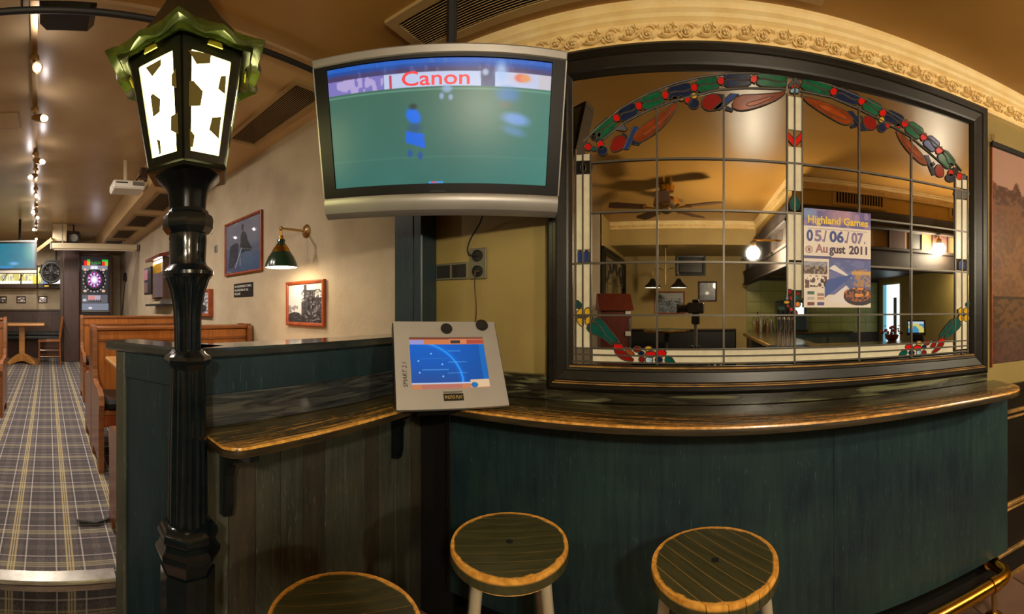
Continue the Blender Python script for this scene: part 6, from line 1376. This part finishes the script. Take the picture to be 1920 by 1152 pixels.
g = Mv(1714, 450, 3.62); t = thing('framed_picture', 'narrow framed picture on the cream canopy panel beside the globe lamp', 'picture', (g.x, -0.355, 2.15), pi); frame_at(t, 0.13, 0.18, lambda U, V: Paint(U, V, (206, 190, 150)).put(vnoise(U, V, 4, 5, 97) > 0.55, (60, 50, 40)).c, 16, 22, 0.015, 0.012, 'black_plastic')
# alcove: table, lamp, pictures, cabinet, second mirror
g = Mv(1250, 616, 5.75); t = thing('poseur_table', 'round high table with a green top and brass edge in the alcove', 'table', (g.x, g.y, 0)); zt3 = 1.165
MB().lathe([(0.32, zt3 - 0.012), (0.32, zt3)], 40).build('tabletop', mat('baize', S(60, 66, 40), 0.5), t); MB().lathe([(0.322, zt3 - 0.03), (0.33, zt3 - 0.02), (0.33, zt3 - 0.004), (0.32, zt3)], 40, cap=False).build('brass_edge', M['brass'], t, 0.6); MB().lathe([(0.24, 0), (0.24, 0.02), (0.05, 0.05), (0.035, 0.1), (0.035, zt3 - 0.03)], 24).build('pedestal', M['black_matt'], t, 0.6)
s4 = copy_tree(st); g = Mv(1335, 660, 6.0); s4.location = (g.x, g.y - 0.05, 0); s4['label'] = 'bar stool standing in the alcove, seen only in the mirror'
db = thing('alcove_bench', 'long dark upholstered bench along the back wall of the alcove', 'bench', (-1.08, -3.58, 0)); B('backrest', M['leather'], db, 0.0, 1.85, 0.0, 0.10, 0.45, 1.10, bev=0.02); B('seat', M['leather'], db, 0.0, 1.85, 0.0, 0.48, 0.36, 0.46, bev=0.02); B('base', M['black_matt'], db, 0.0, 1.85, 0.0, 0.42, 0.0, 0.36); B('top_rail', M['brown_wood'], db, 0, 1.85, 0.0, 0.12, 1.10, 1.125, bev=0.005)
yw = -3.6; yv_ = 2 * YM - yw
def spic(px0, px1, py0, py1, label, fn, fm_='brown_wood', fw=0.025, cat='picture'):
    a, b = Mv(px0, py0, yv_), Mv(px1, py1, yv_); t = thing('framed_picture', label, cat, ((a.x + b.x) / 2, yw, (a.z + b.z) / 2), pi)
    return frame_at(t, abs(b.x - a.x), abs(a.z - b.z), fn, 60, 44, fw, 0.02, fm_)
def fn_hills(U, V):
    n = vnoise(U, V, 7, 6, 101); n2 = vnoise(U, V, 24, 20, 102); p = Paint(U, V, (170, 172, 176)); p.put(V < 0.35 + 0.5 * n * (0.4 + U), (92, 100, 112)); p.put((V < 0.3 + 0.3 * n) & (n2 > 0.5), (160, 170, 184)); p.put((V < 0.7) & (n2 > 0.7), (50, 56, 66)); return p.c
spic(1227, 1284, 547, 589, 'grey landscape print in the alcove seen beneath the twin pendant lamp', fn_hills, 'frame_red')
spic(1309, 1344, 528, 566, 'dark framed photograph beside the landscape print in the alcove', lambda U, V: Paint(U, V, (62, 62, 66)).put(vnoise(U, V, 5, 5, 103) > 0.55, (88, 86, 88)).put(V < 0.3, (50, 50, 52)).c)
spic(1267, 1323, 478, 518, 'black framed board high on the alcove wall', lambda U, V: Paint(U, V, (34, 32, 30)).put((np.sin(V * 60) > 0.4) & (U > 0.2) & (U < 0.8), (66, 58, 52)).c, 'black_plastic', 0.06)
M['twin_bulb'] = mat('twin_bulb', (1, 1, 0.9), 0.3, emit=(1, 0.84, 0.58), es=70)
g = Mv(1248, 540, 5.75); t = thing('twin_pendant', 'twin pendant lamp with dark cone shades and scrolled arms in the alcove', 'lamp', (g.x, g.y, 2.34)); zs_ = g.z - 2.34
for s in (-1, 1):
    x = s * 0.185
    MB().lathe([(0.02, zs_ + 0.13), (0.03, zs_ + 0.12), (0.05, zs_ + 0.08), (0.115, zs_ + 0.02), (0.125, zs_)], 24, (x, 0, 0), cap=False).build('lamp_shade', M['black_plastic'], t, 0.7); MB().lathe([(0.12, zs_ + 0.004), (0.05, zs_ + 0.075)], 24, (x, 0, 0), cap=False).build('shade_lining', M['shade_in'], t, 0.7)
    MB().tube([(0, 0, zs_ + 0.08)] + [(s * (0.10 + 0.085 * cos(a)), 0, zs_ + 0.20 + 0.08 * sin(a)) for a in np.linspace(pi * 1.1, -0.35 * pi, 12)], 0.007, 6).build('scroll_arm', M['bronze'], t, 0.8)
    MB().sphere((x, 0, zs_ + 0.035), 0.03, 12).build('bulb', M['twin_bulb'], t, True)
MB().tube([(0, 0, 0), (0, 0, zs_ + 0.05)], 0.008, 8).lathe([(0.05, 0), (0.03, -0.03)], 14).build('stem', M['bronze'], t, 0.7)
g = Mv(1151, 600, 4.55); t = thing('house_cabinet', 'red brown wooden cabinet with a pitched house roof in the mirror', 'cabinet', (g.x, g.y, 0), pi - 0.35)
MB().box(-0.17, 0.17, -0.16, 0.16, 0, 1.44, bev=0.006).build('body', M['house_red'], t); MB().prism([(-0.19, -0.19, 1.44), (-0.19, 0.19, 1.44), (-0.19, 0.06, 1.63), (-0.19, 0.0, 1.63)], (0.38, 0, 0)).build('roof', M['house_red'], t); B('front_strip', M['chrome'], t, -0.165, -0.14, -0.165, -0.158, 0.9, 1.36)
for z in (0.98, 1.16, 1.40): B('bracket', M['silver'], t, -0.16, -0.10, -0.175, -0.16, z, z + 0.05)
# second leaded mirror on the alcove side wall
t = thing('leaded_mirror', 'smaller dark framed leaded mirror on the alcove side wall seen in the reflection', 'mirror', (-1.1, -2.66, 1.70), -pi / 2)
t.rotation_euler.z = pi / 2
MB().ring_frame(-0.87, 0.87, -0.55, 0.55, [(0, 0), (0, -0.04), (0.06, -0.05), (0.09, -0.03), (0.09, 0)]).build('frame', M['frame_black_v'], t); B('mirror_glass', M['mirror'], t, -0.80, 0.80, -0.014, -0.006, -0.47, 0.47)
lm = MB()
for x in (-0.55, -0.2, 0.2, 0.55): lm.box(x - 0.004, x + 0.004, -0.020, -0.014, -0.47, 0.47)
for z in (-0.2, 0.1): lm.box(-0.79, 0.79, -0.020, -0.014, z - 0.004, z + 0.004)
for s in (-1, 1):
    for k in range(2): lm.tube([(s * (0.05 + 0.38 * k + 0.38 * u), -0.018, 0.40 - 0.13 * k - 0.14 * sin(pi * u)) for u in np.linspace(0, 1, 9)], 0.014, 6)
lm.build('lead_strip', M['lead'], t)
# the camera on its tripod, standing where the picture was taken from
t = thing('tripod_camera', 'black camera on a tripod reflected in the middle of the mirror', 'camera', (0.05, -0.15, 0))
MB().box(-0.07, 0.07, -0.04, 0.04, 1.42, 1.51, bev=0.01).box(-0.03, 0.03, -0.03, 0.03, 1.51, 1.535, bev=0.008).build('body', M['black_plastic'], t); MB().lathe([(0.034, 0), (0.034, 0.06), (0.038, 0.062), (0.038, 0.085), (0.03, 0.085)], 20, T=Matrix.Translation((-0.07, 0, 1.46)) @ Matrix.Rotation(-pi / 2, 4, 'Y')).build('lens', M['black_plastic'], t, 0.6)
MB().box(-0.035, 0.035, -0.035, 0.035, 1.33, 1.42, bev=0.01).build('head', M['black_matt'], t); MB().tube([(0, 0, 1.34), (0, 0, 0.75)], 0.015, 10).build('centre_column', M['silver_dark'], t)
for k in range(3):
    a = pi / 6 + k * 2 * pi / 3 + pi; MB().tube([(0.03 * cos(a), 0.03 * sin(a), 1.15), (0.33 * cos(a), 0.33 * sin(a), 0.0)], 0.013, 8).build('leg', M['black_matt'], t)
# landscape banner to the right of the mirror
a = Py(1857.5, 270, YW); b = Py(1857.5, 682, YW)
x0 = a.x; w = 1.05; zt4, zb4 = a.z - 0.02, b.z
t = thing('landscape_banner', 'sepia hillside landscape banner hung from a black rail right of the mirror', 'banner', (x0 + w / 2, YW - 0.012, (zt4 + zb4) / 2)); h = (zt4 - zb4) / 2
def fn_land(U, V):
    n = vnoise(U, V, 8, 9, 111); n2 = vnoise(U, V, 60, 70, 112); n3 = vnoise(U, V, 22, 6, 113); p = Paint(U, V, (168, 132, 118))
    hl = 0.80 + 0.06 * n3 * (U < 0.5) + 0.03 * n; p.put(V < hl, (104, 72, 62)); p.put((V < hl) & (V > hl - 0.1) & (n2 > 0.45), (72, 48, 46)); p.put((V < hl - 0.1), (112, 74, 54), 0.7); p.put((V < 0.62) & (n > 0.5), (128, 88, 58), 0.6); p.put((V < 0.72) & (n2 > 0.55), (84, 56, 46), 0.4)
    p.put(V < 0.30, (96, 66, 48)); p.put((V < 0.30) & (n2 > 0.5), (60, 42, 38), 0.8); p.put(np.abs(V - 0.30 - 0.01 * n) < 0.008, (50, 34, 32)); p.put((V < 0.16), (84, 62, 66), 0.5)
    return p.c
sheet('print', w, 2 * h, 120, 140, fn_land, print_mat('banner_print', 0, 0.28, 0.5, 0.5), t); B('backing', M['brown_wood'], t, -w / 2, w / 2, 0.001, 0.008, -h, h); B('top_rail', M['black_matt'], t, -w / 2 - 0.008, w / 2, -0.014, 0.010, h, h + 0.03, bev=0.004); B('side_edge', M['frame_red'], t, -w / 2 - 0.006, -w / 2, -0.004, 0.010, -h - 0.02, h)
MB().tube([(-w / 2 + 0.004 + 0.012 * cos(q_), 0.0, h + 0.055 + 0.017 * sin(q_)) for q_ in np.linspace(0, 2 * pi, 15)[:-1]], 0.002, 5, closed=True).build('hanging_ring', M['bronze'], t)

bpy.context.view_layer.update()
